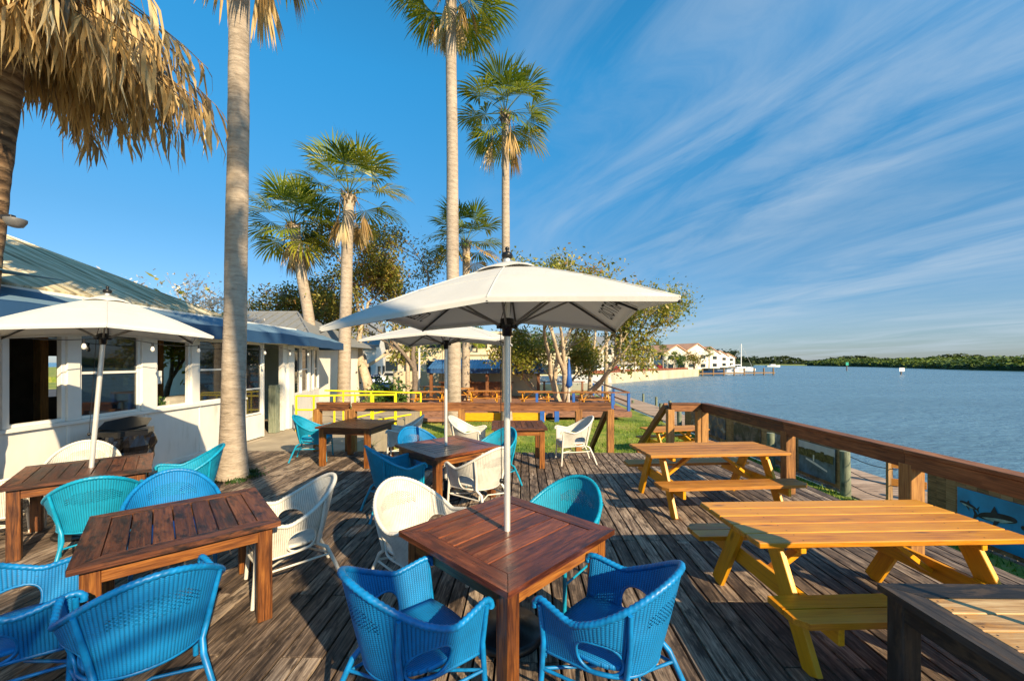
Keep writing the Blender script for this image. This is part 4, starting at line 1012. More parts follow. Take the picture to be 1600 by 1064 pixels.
# ------------------------------------------------------------ palms
def fan(m, root, d, up, L, n=24, spread=1.9, droop=0.5, joined=0.45, wd=0.045, rnd0=0.5, rv=0.2, seg=4, fold=0.25, twist=0.0):
    """fan leaf: root point, direction d, blade normal up"""
    d = d.normalized(); sdv = d.cross(up).normalized(); up = sdv.cross(d).normalized()
    for k in range(n):
        a = spread*(2*(k+.5)/n-1)+random.uniform(-.04, .04)
        ld = (d*math.cos(a)+sdv*math.sin(a)).normalized(); ll = L*(0.72+0.28*math.cos(a*0.8))*random.uniform(.88, 1.08)
        ld = (ld+up*random.uniform(-.06, .06)+up*fold*abs(math.sin(a))*0.5).normalized()
        side = ld.cross(up).normalized(); pts = []; p = Vector(root)
        dirv = ld.copy(); st = ll/seg
        for s in range(seg+1):
            f = s/seg; pts.append((p.copy(), f))
            g_ = droop*max(0, f-joined*0.5)*2.2*random.uniform(.8, 1.2)
            dirv = (dirv+Vector((0, 0, -1))*g_*0.45).normalized(); p = p+dirv*st
        vs = []; fs = []
        for (q, f) in pts:
            wloc = (f*spread*L/n*1.35 if f < joined else wd*(1-((f-joined)/(1-joined))**1.5)*1.0+0.002)
            wloc = min(wloc, wd) if f < joined else wloc
            vs += [q-side*wloc*.5, q+side*wloc*.5]
        for s in range(seg): fs.append((2*s, 2*s+1, 2*s+3, 2*s+2))
        m.add(vs, fs, None, min(1, max(0, rnd0+random.uniform(-rv, rv))), 0, False)
def crown(m, R0, n, el0, el1, Lp, Lf, rnd0=.4, droop=.5, nf=24, wd=.05, seg=4, c=Vector((0, 0, 0)), spread=1.55, stalk=True):
    for i in range(n):
        f = i/max(1, n-1); az = i*2.39996+random.uniform(-.2, .2)+R0; el = el1+(el0-el1)*f+random.uniform(-.12, .12)
        d = Vector((math.cos(az)*math.cos(el), math.sin(az)*math.cos(el), math.sin(el))); p = c.copy(); pts = [p.copy()]; dv = d.copy(); lp = Lp*random.uniform(.85, 1.1)
        for s in range(5): p = p+dv*lp/5; pts.append(p.copy()); dv = (dv+Vector((0, 0, -0.055))).normalized()
        if stalk: m.tube(pts, [.020, .017, .014, .012, .010, .008], 4, rnd=rnd0+.15)
        upv = Vector((0, 0, 1)) if el < 1.2 else Vector((-d.y, d.x, .2)); tilt = Vector((random.uniform(-.5, .5), random.uniform(-.5, .5), random.uniform(.3, 1)))
        u = (upv+tilt*.5-dv*dv.z*.3).normalized()
        if abs(u.dot(dv)) > .96: u = Vector((1, .2, .4)).normalized()
        fan(m, p, dv, u, Lf*random.uniform(.85, 1.12), nf, spread, droop, .45, wd, rnd0+(0.22*(1-f)**2)+random.uniform(-.15, .2), .14, seg)
def skirt(m, n, rad, length, top=Vector((0, 0, 0)), rnd0=.6, wd=.035, R0=0, el=(-1.45, -.85), nf=16, seg=4):
    for i in range(n):
        az = R0+i*2.39996+random.uniform(-.3, .3); e = random.uniform(*el); d = Vector((math.cos(az)*math.cos(e), math.sin(az)*math.cos(e), math.sin(e)))
        p = top+Vector((0, 0, random.uniform(-.15, .25))); a = p+Vector((math.cos(az)*rad*.5, math.sin(az)*rad*.5, .05)); b = p+d*length*.42+Vector((math.cos(az)*rad*.3, math.sin(az)*rad*.3, 0))
        m.tube([p, a, b], [.02, .015, .01], 4, rnd=rnd0-.2)
        u = Vector((math.cos(az), math.sin(az), .3)); fan(m, b, Vector((d.x*.4, d.y*.4, -1)), u, length*.62, nf, random.uniform(.22, .42), .3, .3, wd, rnd0+random.uniform(-.3, .3), .15, seg)
def palm(label, base, top, r0, r1, nfr=26, Lp=.85, Lf=.95, dead=10, deadlen=1.4, seed=1, flare=1.25, bark_='palmbark', droop=.6, group='tall fan palms', nf=24, el=(1.35, -.55), yellow=0, rnd0=.45, wd=.055, boots=True):
    random.seed(seed); root = thing('palm_tree', label, 'palm tree', base, 0, group); T_ = Vector(top)-Vector(base)
    m = MB(); N = 26; pts = []; rr = []
    for i in range(N+1):
        f = i/N; p = T_*f; p.x += -.18*math.sin(f*math.pi)*(T_.x/ max(1, T_.z))*2; p += Vector((mnoise.noise(Vector((f*3, seed, 0)))*.05, mnoise.noise(Vector((f*3, 0, seed)))*.05, 0)); pts.append(p)
        r_ = r1+(r0-r1)*(1-f)**1.2; z_ = f*T_.z
        if z_ < 1.6: r_ *= 1+(flare-1)*(1-z_/1.6)**2
        rr.append(r_*(1+.02*mnoise.noise(Vector((f*20, seed, 5)))))
    # dense trunk so that rings can stand out
    P2 = []; R2 = []
    for i in range(N):
        for k in range(3): f = k/3; P2.append(pts[i].lerp(pts[i+1], f)); R2.append((rr[i]*(1-f)+rr[i+1]*f)*(1+random.uniform(-.012, .012)))
    P2.append(pts[-1]); R2.append(rr[-1]); m.tube(P2, R2, 16); m.build('trunk', M[bark_], root)
    m = MB(); crown(m, random.uniform(0, 6), nfr, el[0], el[1], Lp, Lf, rnd0, droop, nf, wd, 5, T_)
    if yellow: crown(m, 1.0, yellow, -.3, -.75, Lp*.9, Lf*.9, .93, droop, nf, wd, 5, T_)
    m.build('crown', M['frond'], root, recalc=False)
    if boots:
        m = MB()
        for i in range(26):
            az = i*2.4; z_ = -.45+.5*i/26; p = T_+Vector((r1*.9*math.cos(az), r1*.9*math.sin(az), z_)); q = p+Vector((.12*math.cos(az), .12*math.sin(az), .22)); m.tube([p, q], [.045, .018], 4, rnd=.25)
        m.build('leaf_bases', M['dead'], root, recalc=False)
    if dead:
        m = MB(); skirt(m, max(3, int(dead*.6)), .62, deadlen*.95, T_+Vector((0, 0, -.1)), .66, .06, 0, nf=nf-4, seg=5); m.build('dead_fronds', M['dead'], root, recalc=False)
    return root
def PX(px, py, D): return tuple(A(px, py, D))
palm('tall fan palm with a thick smooth pale trunk rising from the deck at left', (-4.72, 6.76, -.3), (-4.60, 6.8, 10.1), .185, .145, dead=16, deadlen=2.1, seed=11, flare=1.45, nfr=26, group=None)
palm('tallest pale-trunked fan palm in the middle, its crown cut by the top edge', PX(709, 678, 14.9), PX(705, -22, 14.9), .27, .19, nfr=28, Lp=1.25, Lf=1.4, dead=13, deadlen=2.1, seed=5, el=(1.3, -.85), nf=26, wd=.08)
palm('fan palm right of the tallest one with a round green crown', PX(792, 660, 17.5), PX(789, 178, 17.5), .21, .16, nfr=28, Lp=1.2, Lf=1.35, dead=7, deadlen=2.6, seed=8, el=(1.3, -.7), nf=26, wd=.09)
palm('shorter fan palm with golden dead fronds hanging beside its trunk, left of the centre', PX(536, 655, 17.0), PX(545, 305, 17.0), .27, .22, nfr=24, Lp=1.4, Lf=1.4, dead=12, deadlen=2.2, seed=21, el=(1.45, -.35), nf=26, wd=.09)
palm('leaning fan palm with drooping fronds just right of the near pale trunk', PX(502, 640, 18.5), PX(458, 352, 18.5), .26, .22, nfr=28, Lp=1.25, Lf=1.35, dead=9, deadlen=2.3, seed=31, el=(1.4, -.75), droop=.6, nf=24, wd=.09)
palm('fan palm with a reddish trunk top and one yellow frond behind the tallest trunk', PX(728, 640, 24.0), PX(728, 380, 24.0), .26, .22, nfr=22, Lp=1.5, Lf=1.5, dead=4, deadlen=1.4, seed=41, el=(1.3, -.2), yellow=3, nf=24, wd=.11)
# palms standing behind the camera that shade the deck
palm('fan palm behind the viewer beside the deck', (5.3, -7.5, LZ), (5.2, -7.4, 4.5), .2, .16, nfr=24, Lp=1.0, Lf=1.2, dead=3, seed=51, nf=18, wd=.1, group='palms on the near lawn')
dup(bpy.data.objects[[o.name for o in bpy.data.objects if o.get('label', '').startswith('fan palm behind')][0]], (2.9, -6.2, LZ), 2.0, 'fan palm behind the viewer, left of its neighbour', 'palms on the near lawn')
palm('tall fan palm standing behind the viewer', (5.8, -5.6, LZ), (3.8, -4.7, 12.2), .18, .14, nfr=13, Lp=1.1, Lf=1.2, dead=3, seed=57, nf=18, wd=.1, group='palms on the near lawn')

# near-left palm with the huge dead skirt
random.seed(77)
pa = thing('palm_tree', 'fan palm at the left edge with a huge skirt of dead golden fronds', 'palm tree', (-6.2, 4.55, -.3))
m = MB(); pts = []; rr = []
for i in range(60):
    f = i/59; z_ = f*6.9; pts.append(Vector((-.12+.80*f-.10*math.sin(f*3.1)*1.0, -.05*f, z_))); rr.append((.165-.01*f)*(1+random.uniform(-.03, .03)))
m.tube(pts, rr, 18); m.build('trunk', M['palmdk'], pa)
topc = pts[-1]-Vector((0, 0, .35))
m = MB()
for i in range(270):
    az = i*2.39996+random.uniform(-.2, .2); lay = random.random(); Lr = random.uniform(.35, 1.68); zt = random.uniform(-.55, .35)
    p0 = topc+Vector((.12*math.cos(az), .12*math.sin(az), zt)); rise = random.uniform(-.15, .25)
    c1 = p0+Vector((Lr*.5*math.cos(az), Lr*.5*math.sin(az), rise)); c2 = p0+Vector((Lr*math.cos(az), Lr*math.sin(az), rise-.42*Lr))
    st = []
    for k in range(7):
        f = k/6; st.append((p0*(1-f)**2+c1*2*f*(1-f)+c2*f*f))
    m.tube(st, [.016, .015, .013, .011, .009, .007, .005], 4, rnd=random.uniform(.1, .5))
    r0_ = random.uniform(.35, .9)
    for k in range(24):
        f = random.uniform(.40, 1.0); q = st[min(6, int(f*6))].lerp(st[min(6, int(f*6)+1)], f*6-int(f*6)) if f < 1 else st[6]
        a2 = az+random.uniform(-1.2, 1.2); out = random.uniform(.01, .13); ln = random.uniform(.40, .85)*(.8+.25*Lr*.4)*(1.0 if Lr < 1.2 else .8); w_ = random.uniform(.008, .025)
        b = q+Vector((math.cos(a2)*out, math.sin(a2)*out, -ln*.28)); c = b+Vector((math.cos(a2)*out*.5+random.uniform(-.05, .05), math.sin(a2)*out*.5+random.uniform(-.05, .05), -ln*.4)); e = c+Vector((random.uniform(-.06, .06), random.uniform(-.06, .06), -ln*.34))
        th = random.uniform(0, 3.14); sv = Vector((math.cos(th), math.sin(th), 0)); rn = min(1, max(0, r0_+random.uniform(-.25, .25)))
        m.add([q-sv*w_*.4, q+sv*w_*.4, b-sv*w_, b+sv*w_, c-sv*w_*.8, c+sv*w_*.8, e], [(0, 1, 3, 2), (2, 3, 5, 4), (4, 5, 6)], None, rn)
m.build('dead_fronds', M['dead'], pa, recalc=False)
m = MB(); crown(m, 0, 11, 1.35, .3, .8, .9, .38, .4, 22, .05, 4, pts[-1]+Vector((0, 0, .4))); m.build('crown', M['frond'], pa, recalc=False)
lp = thing('spotlight', 'round metal dish lamp fixed high on the left palm trunk', 'lamp', PX(24, 347, 4.35)); m = MB(); m.lathe([(.09, .03), (.088, 0), (.06, -.05), (.03, -.06)], (.0, 0, 0), 16); m.build('dish', M['grmetal'], lp); m = MB(); m.box((-.08, 0, .05), (.12, .05, .05)); m.build('bracket', M['dkmetal'], lp)

# ------------------------------------------------------------ broadleaf trees
def tree(name, label, base, h, spread, nleaf, lsize, mat, bk, seed, trunks=1, lean=(0, 0), r=.16, levels=5, sparse=.5, group=None, flat=.8, lmat=None, tilt=.5, droop=.03, hang=0, fork=.32, catg='tree', cspread=1.7):
    random.seed(seed); root = thing(name, label, catg, base, 0, group); m = MB(); tips = []
    def grow(p, d, L, r_, lv):
        pts = [p.copy()]; q = p.copy(); dd = d.copy(); n = 4
        for i in range(n):
            dd = (dd+Vector((random.uniform(-.18, .18), random.uniform(-.18, .18), random.uniform(-.08, .12)))).normalized(); q = q+dd*L/n; pts.append(q.copy())
        m.tube(pts, [r_*(1-.35*i/n) for i in range(n+1)], 7 if lv > 2 else 4)
        if lv <= 2: tips.extend([pts[k] for k in (1, 2, 3, 4)])
        if lv == 0: return
        nb = 2 if lv > 3 else 3
        for b in range(nb):
            az = random.uniform(0, 6.28); sp = random.uniform(.35, .85)*spread
            nd = (dd+Vector((math.cos(az)*sp, math.sin(az)*sp, random.uniform(-.25, .35)-droop*(levels-lv)))).normalized()
            grow(pts[-1] if b == 0 else pts[random.choice((2, 3, 4))], nd, L*random.uniform(.66, .88), r_*.58, lv-1)
    for t_ in range(trunks):
        az = t_*6.28/trunks+.4; d = Vector((lean[0]+(math.cos(az)*tilt if trunks > 1 else 0), lean[1]+(math.sin(az)*tilt*.6 if trunks > 1 else 0), 1)).normalized()
        grow(Vector((math.cos(az)*.1*(trunks > 1), math.sin(az)*.1*(trunks > 1), -.1)), d, h*fork, r, levels)
    m.build('trunk', M[bk], root)
    m = MB(); clumps = [t for t in tips if random.random() > sparse] or tips
    for i in range(nleaf):
        c = random.choice(clumps); p = c+Vector((random.gauss(0, 1), random.gauss(0, 1), random.gauss(0, .8)))*lsize*cspread
        a = random.uniform(0, 6.28); e = random.uniform(-1.2, .9); d = Vector((math.cos(a)*math.cos(e), math.sin(a)*math.cos(e), math.sin(e))); s_ = d.cross(Vector((random.uniform(-1, 1), random.uniform(-1, 1), 1))).normalized(); L = lsize*random.uniform(.6, 1.3)
        hsh = mnoise.noise(c*0.9+Vector((seed, 0, 0)))*.5+.5
        m.add([p, p+d*L*.45+s_*L*.26, p+d*L, p+d*L*.45-s_*L*.26], [(0, 1, 2, 3)], None, min(1, max(0, .12+hsh*.6+random.uniform(-.15, .38))))
    m.build('crown', M[mat], root, recalc=False); return root
tree('broadleaf_tree', 'sparse dark-leaved orchid tree with a bent pale trunk behind the fan palms at left', PX(583, 640, 21), 11.4, 1.0, 16000, .175, 'leafA', 'barkpale', 3, lean=(-.12, 0), r=.30, sparse=.15, fork=.27, levels=6)
tree('broadleaf_tree', 'orchid tree low at the far left behind the restaurant roof end', PX(455, 640, 23), 8.6, 1.0, 9500, .18, 'leafA', 'barkdk', 14, r=.2, sparse=.35, fork=.27)
tree('broadleaf_tree', 'orchid tree with thin bare twigs between the near palms and the tallest palm', PX(645, 640, 23), 12.0, .9, 11000, .18, 'leafA', 'barkdk', 19, r=.2, sparse=.2, fork=.27, levels=6)
tree('broadleaf_tree', 'sunlit yellow-green tree with pale forking trunks right of the centre pole', PX(888, 655, 23), 10.8, .9, 18000, .20, 'leafB', 'barkpale', 9, trunks=3, r=.24, sparse=.12, tilt=.6, fork=.27)
tree('broadleaf_tree', 'low bushy yellow-green tree crowding under the sunlit tree', PX(862, 650, 25), 7.4, 1.2, 12000, .19, 'leafB', 'barkpale', 29, trunks=2, r=.13, sparse=.1, tilt=.5, fork=.26)
tree('broadleaf_tree', 'half-bare pinkish tree at the right of the sunlit tree, reaching over the water', PX(918, 650, 25), 11.4, .85, 9500, .16, 'leafB', 'barkpale', 23, lean=(.05, 0), r=.16, sparse=.2, fork=.28, levels=6)
tree('frangipani_tree', 'bare-branched tree with white blossoms behind the green roof', (-12.3, 12.5, 0), 6.2, 1.0, 900, .16, 'flower', 'barkpale', 12, r=.12, levels=6, sparse=.5, fork=.27)
tree('frangipani_tree', 'second white-blossomed bare tree behind the green roof, farther right', (-11.0, 15.5, 0), 5.6, 1.0, 900, .16, 'flower', 'barkpale', 13, r=.10, levels=6, sparse=.5, fork=.25)
tree('leafy_bush', 'green leafy crown just above the green roof ridge', (-12.6, 14.5, 0), 4.6, .9, 1500, .28, 'leafB', 'barkdk', 15, r=.12, levels=4, sparse=.2, catg='tree')
tree('stump_palm', 'short shaggy cycad on a brown stump behind the yellow railing', PX(612, 648, 21), 1.5, 1.4, 1600, .26, 'leafG', 'palmdk', 17, r=.32, levels=3, sparse=.1, fork=.4, catg='tree')
for i, (px, py, D, lab) in enumerate(((610, 640, 21, 'x'),)): pass
pl_ = thing('utility_pole', 'slim pale trunk-like pole standing at the water edge right of the sunlit tree', 'pole', PX(947, 620, 30)); m = MB(); m.tube([(0, 0, -.6), (0, 0, 5.6)], [.17, .13], 10); m.build('pole', M['barkpale'], pl_)
for px, D in ((655, 26), (637, 23)):
    q = PX(px, 640, D); o = thing('lamp_post', 'slim %s post standing near the beige wall' % ('white' if px == 655 else 'brown'), 'post', q); m = MB(); m.tube([(0, 0, 0), (0, 0, 4.0 if px == 655 else 3.3)], .07 if px == 655 else .12, 10); m.build('pole', M['whitegl'] if px == 655 else M['barkpale'], o)
# spiky clumps by the ramp
for i, (px, py, D, lab) in enumerate(((517, 628, 16.5, 'spiky green lily clump at the end of the restaurant wall'), (585, 632, 18, 'spiky green lily clump behind the yellow railing'), (562, 640, 17, 'small spiky green clump between two palm trunks'), (556, 672, 10.4, 'dark green shrub under the table by the ramp'), (530, 668, 12.0, 'green shrub inside the yellow ramp railing'))):
    random.seed(90+i); q = A(px, py, D); q.z = LZ; o = thing('strap_leaf_plant', lab, 'plant', q); m = MB()
    hh = 1.3 if i < 3 else .85
    for k in range(46):
        a = random.uniform(0, 6.28); ln = random.uniform(.6, 1)*hh; r_ = random.uniform(.1, .5); b = Vector((random.uniform(-.35, .35), random.uniform(-.2, .2), 0)); c = b+Vector((math.cos(a)*r_*.4, math.sin(a)*r_*.4, ln*.6)); e = c+Vector((math.cos(a)*r_, math.sin(a)*r_, ln*.3)); s_ = Vector((-math.sin(a), math.cos(a), 0))*.035
        m.add([b-s_, b+s_, c-s_, c+s_, e], [(0, 1, 3, 2), (2, 3, 4)], None, random.random())
    m.build('leaves', M['leafG'], o, recalc=False)

# ------------------------------------------------------------ lawn blades (stuff), leaf litter round the near palm
random.seed(5); m = MB()
for i in range(26000):
    y = 8.9+ (random.random()**1.6)*9.5; x = random.uniform(-4.2, 6.5) if y < 16 else random.uniform(-5.5, 6.6)
    if 2.1 < x < 3.5 and y < 10.1: continue
    n_ = mnoise.noise(Vector((x*.45, y*.45, 0)))
    if n_ < -.12 and random.random() < .75: continue
    h_ = random.uniform(.04, .10); a = random.uniform(0, 6.28); s_ = Vector((math.cos(a), math.sin(a), 0))*.012; p = Vector((x, y, LZ)); e = p+Vector((random.uniform(-.04, .04), random.uniform(-.04, .04), h_))
    m.add([p-s_, p+s_, e], [(0, 1, 2)], None, min(1, max(0, .45-n_*.9+random.uniform(-.25, .25))))
for i in range(7000):
    y = random.uniform(2, 16); x = random.uniform(4.55, 6.65); h_ = random.uniform(.04, .11); a = random.uniform(0, 6.28); s_ = Vector((math.cos(a), math.sin(a), 0))*.012; p = Vector((x, y, LZ)); e = p+Vector((random.uniform(-.04, .04), random.uniform(-.04, .04), h_))
    m.add([p-s_, p+s_, e], [(0, 1, 2)], None, random.random()*.6)
tag(m.build('grass_blades', M['blade'], recalc=False), 'short lawn grass behind and beside the deck', 'grass', None, 'stuff')
m = MB()
for i in range(900):
    a = random.uniform(0, 6.28); r_ = .27+abs(random.gauss(0, .10)); p = Vector((-4.72+r_*math.cos(a), 6.74+r_*math.sin(a), .004)); h_ = random.uniform(.01, .06); s_ = Vector((math.cos(a*3), math.sin(a*3), 0))*.012; m.add([p-s_, p+s_, p+Vector((random.uniform(-.03, .03), random.uniform(-.03, .03), h_))], [(0, 1, 2)], None, random.random()*.5)
tag(m.build('weeds', M['leafG'], recalc=False), 'dark moss and weeds round the foot of the near pale palm trunk', 'weeds', None, 'stuff')

# ------------------------------------------------------------ far deck with picnic tables, bar, boats
fd = -0.34
m = MB(); y = 18.4
while y < 27.5:
    m.box((0.35, y, fd-.02), (10.3, .138, .04), rotz(-.0), .004); y += .145
m.box((0.35, 18.33, fd-.13), (10.3, .05, .26)); tag(m.build('far_deck', M['reddeck']), kind='structure')
fr_ = thing('far_deck_railing', 'thin brown railing on blue posts round the second deck across the lawn', 'railing', (1.1, 18.5, fd))
for x_ in (0.05, 1.75, 3.55, 4.3): m = MB(); m.box((x_, 0, .40), (.12, .12, .86)); m.build('post', M['blupaint'], fr_)
for k in (1, 2, 3): m = MB(); m.box((4.3+.05*k, 2.9*k, .40), (.11, .11, .86)); m.build('post', M['blupaint'], fr_)
m = MB(); m.beam((-.1, 0, .86), (4.35, 0, .86), .12, .05); m.beam((4.3, .08, .86), (4.45, 8.7, .95), .12, .05); m.beam((4.3, .1, .42), (4.45, 8.7, .42), .04, .06); m.build('rail', M['rail'], fr_)
fr2 = thing('far_deck_railing', 'back railing of the second deck across the lawn', 'railing', (-3, 27.3, fd))
for x_ in (0, 2.6, 5.2, 7.8): m = MB(); m.box((x_, 0, .45), (.14, .14, .9)); m.build('post', M['reddeck'], fr2)
m = MB(); m.beam((0, 0, .92), (8, 0, .92), .12, .06); m.build('rail', M['rail'], fr2)
pp = make_picnic(1.8, .76, M['picnic_pale'], M['yellow'], 5); first = True
GF = 'yellow picnic tables on the second deck'
for (px, D, rz, lab) in ((672, 20.5, .0, 'yellow picnic table on the second deck left of the tallest palm trunk, nearer one'), (715, 23.0, .3, 'yellow picnic table on the second deck behind the tallest palm trunk'), (757, 21.0, 0, 'yellow picnic table on the second deck by the bar counter'), (836, 20.6, .05, 'yellow picnic table on the second deck left of the forked pale trunks'), (928, 20.2, .0, 'yellow picnic table on the second deck nearest the water, behind blue posts'), (680, 25.0, .1, 'reddish picnic table on the second deck farthest left, in front of the beige wall')):
    x_ = (px-800)/F*D
    if first: pp.location = (x_, D, fd); pp.rotation_euler = (0, 0, rz); tag(pp, lab, 'picnic table', GF); first = False
    else: dup(pp, (x_, D, fd), rz, lab, GF)
dup(pp, (4.75, 11.7, LZ), R(12), 'small yellow picnic table down on the lawn beside the banner fence', 'yellow picnic tables')
# yellow kerb timber and blue bollards in front of the far deck
m = MB(); m.box((-.45, 18.0, LZ+.22), (3.9, .16, .36)); tag(m.build('yellow_timber', M['yellow']), 'long yellow-painted timber lying in front of the second deck', 'timber')
m = MB(); m.box((-4.1, 17.6, LZ+.16), (2.6, .5, .14)); tag(m.build('low_step', M['reddeck']), 'low red-brown wooden step in front of the second deck, left of the tallest palm', 'step')
for x_, lab in ((1.35, 'short blue post stub left of its twin in front of the second deck'), (2.0, 'short blue post stub nearer the stairs in front of the second deck')):
    m = MB(); m.box((x_, 17.9, LZ+.28), (.2, .2, .56)); o = m.build('blue_post', M['blupaint']); tag(o, lab, 'post')
# bar hut with blue corrugated roof
bh = thing('bar_hut', 'open bar hut with a blue corrugated roof and valance on the second deck', 'hut', (-1.6, 25.6, fd)); m = MB()
vs = []; fs = []; n = 130
for i in range(n+1):
    x_ = -3.5+7.0*i/n; z_ = .022*math.sin(i*math.pi/1.6)
    vs += [(x_, -1.6, 1.86+z_), (x_, 1.0, 2.42+z_)]
m.add(vs, [(2*i, 2*i+1, 2*i+3, 2*i+2) for i in range(n)]); m.build('roof', plain('blue_corrugated', (.07, .17, .32), .35, .3, var=.4, scale=2), bh, solid=.02)
m = MB(); m.box((0, -1.62, 1.72), (7.0, .03, .26)); m.build('valance', plain('navy_valance', (.01, .05, .15), .6, var=.6, scale=5), bh)
for x_ in (-3.3, 0.1, 3.2): m = MB(); m.box((x_, -1.4, .86), (.18, .18, 1.7)); m.build('post', M['rail'], bh)
m = MB(); m.box((.0, 1.2, 1.05), (6.6, .1, 2.1)); m.build('back_wall', M['cream'], bh)
m = MB(); m.box((-.6, -.9, 1.02), (4.6, .5, .07)); m.box((-.6, -.75, .5), (4.4, .1, .95)); m.build('counter', M['tableleg'], bh)
for i, (x_, c_, lab) in enumerate(((-1.0, 'post', 'brown bottle-shaped jar on the bar counter'), (0.1, 'carred', 'red jar on the bar counter'))):
    m = MB(); m.lathe([(.08, 0), (.09, .12), (.04, .2), (.03, .28)], (-1.6+x_, 24.75, fd+1.06), 10); o = m.build('jar', M[c_]); tag(o, lab, 'jar')
# beige wall and fridge-like boxes
wl = thing('garden_wall', 'low beige masonry wall behind the second deck at the left', 'wall', (-5.4, 29, LZ)); m = MB(); m.box((0, 0, 1.0), (6.4, .25, 2.0)); m.build('masonry', M['cream'], wl); m = MB(); m.box((1.4, -.14, .85), (1.5, .04, 1.5)); m.build('grey_door', plain('blue_grey_door', (.16, .2, .24), .6), wl)
for px, D, w_, h_, lab in ((595, 25, .9, 1.0, 'dark bin standing at the left end of the beige wall'),):
    m = MB(); q = A(px, 600, D); m.box((q.x+.3, D, LZ+h_/2), (.6, .6, h_), None, .03); o = m.build('bin', M['black']); tag(o, lab, 'bin')
# small boats / sheds by the forked tree
for i, (px, D, w_, h_, lab) in enumerate(((862, 34, 3.2, 1.5, 'white covered boat behind the forked pale trunks, left one'), (915, 36, 4.4, 1.5, 'white covered boat behind the second deck, right one'))):
    x_ = (px-800)/F*D; b_ = thing('covered_boat', lab, 'boat', (x_, D, LZ)); m = MB()
    secs = []
    for k in range(9):
        f = k/8; ww = w_*.5; hw = .9*math.sin(min(1, f*1.6+.15)*math.pi/2); secs.append((-ww+w_*f, hw*(1 if f < .85 else .8), .15+.0*f))
    vs = []
    for (x2, hw, z0) in secs: vs += [(x2, -hw*.6, .15), (x2, -hw, h_*.55), (x2, 0, h_), (x2, hw, h_*.55), (x2, hw*.6, .15)]
    fs = [(k*5+j, k*5+(j+1) % 5, (k+1)*5+(j+1) % 5, (k+1)*5+j) for k in range(8) for j in range(5)]+[(0, 1, 2, 3, 4), tuple(range(40, 45))]
    m.add(vs, fs); m.build('cover', M['canvas'], b_)
    m = MB(); m.box((0, -.45, .07), (w_*.8, .08, .14)); m.box((0, .45, .07), (w_*.8, .08, .14)); m.build('cradle', M['fence'], b_)
bu = thing('closed_umbrella', 'closed blue umbrella standing in front of the forked pale trunks', 'umbrella', PX(889, 640, 22)); m = MB(); m.tube([(0, 0, -.3), (0, 0, 2.9)], .03, 8); m.build('pole', M['whitegl'], bu); m = MB(); m.lathe([(.05, 1.2), (.2, 1.35), (.13, 2.0), (.03, 2.8)], (0, 0, 0), 8); m.build('canopy', M['blupaint'], bu)

# ------------------------------------------------------------ vehicles
def car(label, loc, rz, paint, L=4.6, Wd=1.85, h=1.6, van=False, grp='cars in the parking lot'):
    r_ = thing('parked_car', label, 'car', loc, rz, grp); m = MB()
    if van: prof = [(-.5, .35), (-.5, .75), (-.47, 1.0), (-.38, 1.02), (-.30, h), (.46, h), (.5, 1.0), (.5, .35)]
    else: prof = [(-.5, .32), (-.5, .68), (-.46, .86), (-.24, .95), (-.10, h-.06), (.0, h), (.26, h), (.40, 1.02), (.5, .95), (.5, .35)]
    n = len(prof); vs = []
    for sy, ins in ((-1, 0), (1, 0)):
        for (x_, z_) in prof: vs.append((x_*L, sy*(Wd/2-(.18 if z_ > 1.1 else 0)), z_))
    fs = [tuple(range(n)), tuple(range(n, 2*n))[::-1]]+[(i, (i+1) % n, n+(i+1) % n, n+i) for i in range(n)]
    m.add(vs, fs); m.build('body', paint, r_)
    m = MB()
    for sy in (-1, 1):
        yy = sy*(Wd/2-.10)
        a = (-.22, .98) if not van else (-.35, 1.05); pl = [(a[0]*L, 1.02), (a[0]*L*.45 if not van else -.29*L, h-.14), (.25*L if not van else .42*L, h-.14), (.36*L if not van else .45*L, 1.04)]
        m.add([(x_, yy+sy*.012-(z_-1.02)*0.0, z_) for x_, z_ in pl]+[(x_, yy-sy*.05, z_) for x_, z_ in pl], [(0, 1, 2, 3), (4, 5, 6, 7), (0, 1, 5, 4), (1, 2, 6, 5), (2, 3, 7, 6), (3, 0, 4, 7)])
    m.build('side_window', M['dkwin'], r_)
    m = MB(); fx = (-.245 if not van else -.385)*L; m.quad([(fx-.02, -.7, 1.0), (fx-.02, .7, 1.0), (fx+.11*L-.04, .62, h-.12), (fx+.11*L-.04, -.62, h-.12)]); m.build('windscreen', M['dkwin'], r_, solid=.02)
    for sx in (-.31, .31):
        for sy in (-1, 1):
            m = MB(); Mx = Matrix.Translation((sx*L, sy*(Wd/2-.09), .33)) @ Matrix.Rotation(R(90), 4, 'X'); k = len(m.v)
            m.lathe([(.2, -.11), (.33, -.10), (.34, 0), (.33, .10), (.2, .11)], (0, 0, 0), 16); m.v = [tuple(Mx @ Vector(p)) for p in m.v]; wh = m.build('wheel', M['tyre'], r_)
            m = MB(); m.lathe([(.01, -.118), (.19, -.112), (.19, .112), (.01, .118)], (0, 0, 0), 14); m.v = [tuple(Mx @ Vector(p)) for p in m.v]; m.build('rim', M['alu'], wh)
    for sy in (-1, 1): m = MB(); m.box((-L/2+.02, sy*.68, .72), (.06, .28, .14)); m.build('headlight', M['glassbulb'], r_)
    return r_
car('white van parked behind the end of the restaurant', (-15.6, 33, LZ), .25, M['whitegl'], 5.4, 2.0, 2.2, True)
car('dark blue car parked behind the palm trunk', (-12.2, 33, LZ), .5, M['carblue'], 4.4)
car('white pickup-like car parked right of the dark blue car', (-10.2, 37, LZ), 2.6, M['whitegl'], 5.0, 1.95, 1.8)
car('white car parked in the shade beside the dark hedge', (-7.2, 40, LZ), 3.1, M['whitegl'], 4.4)
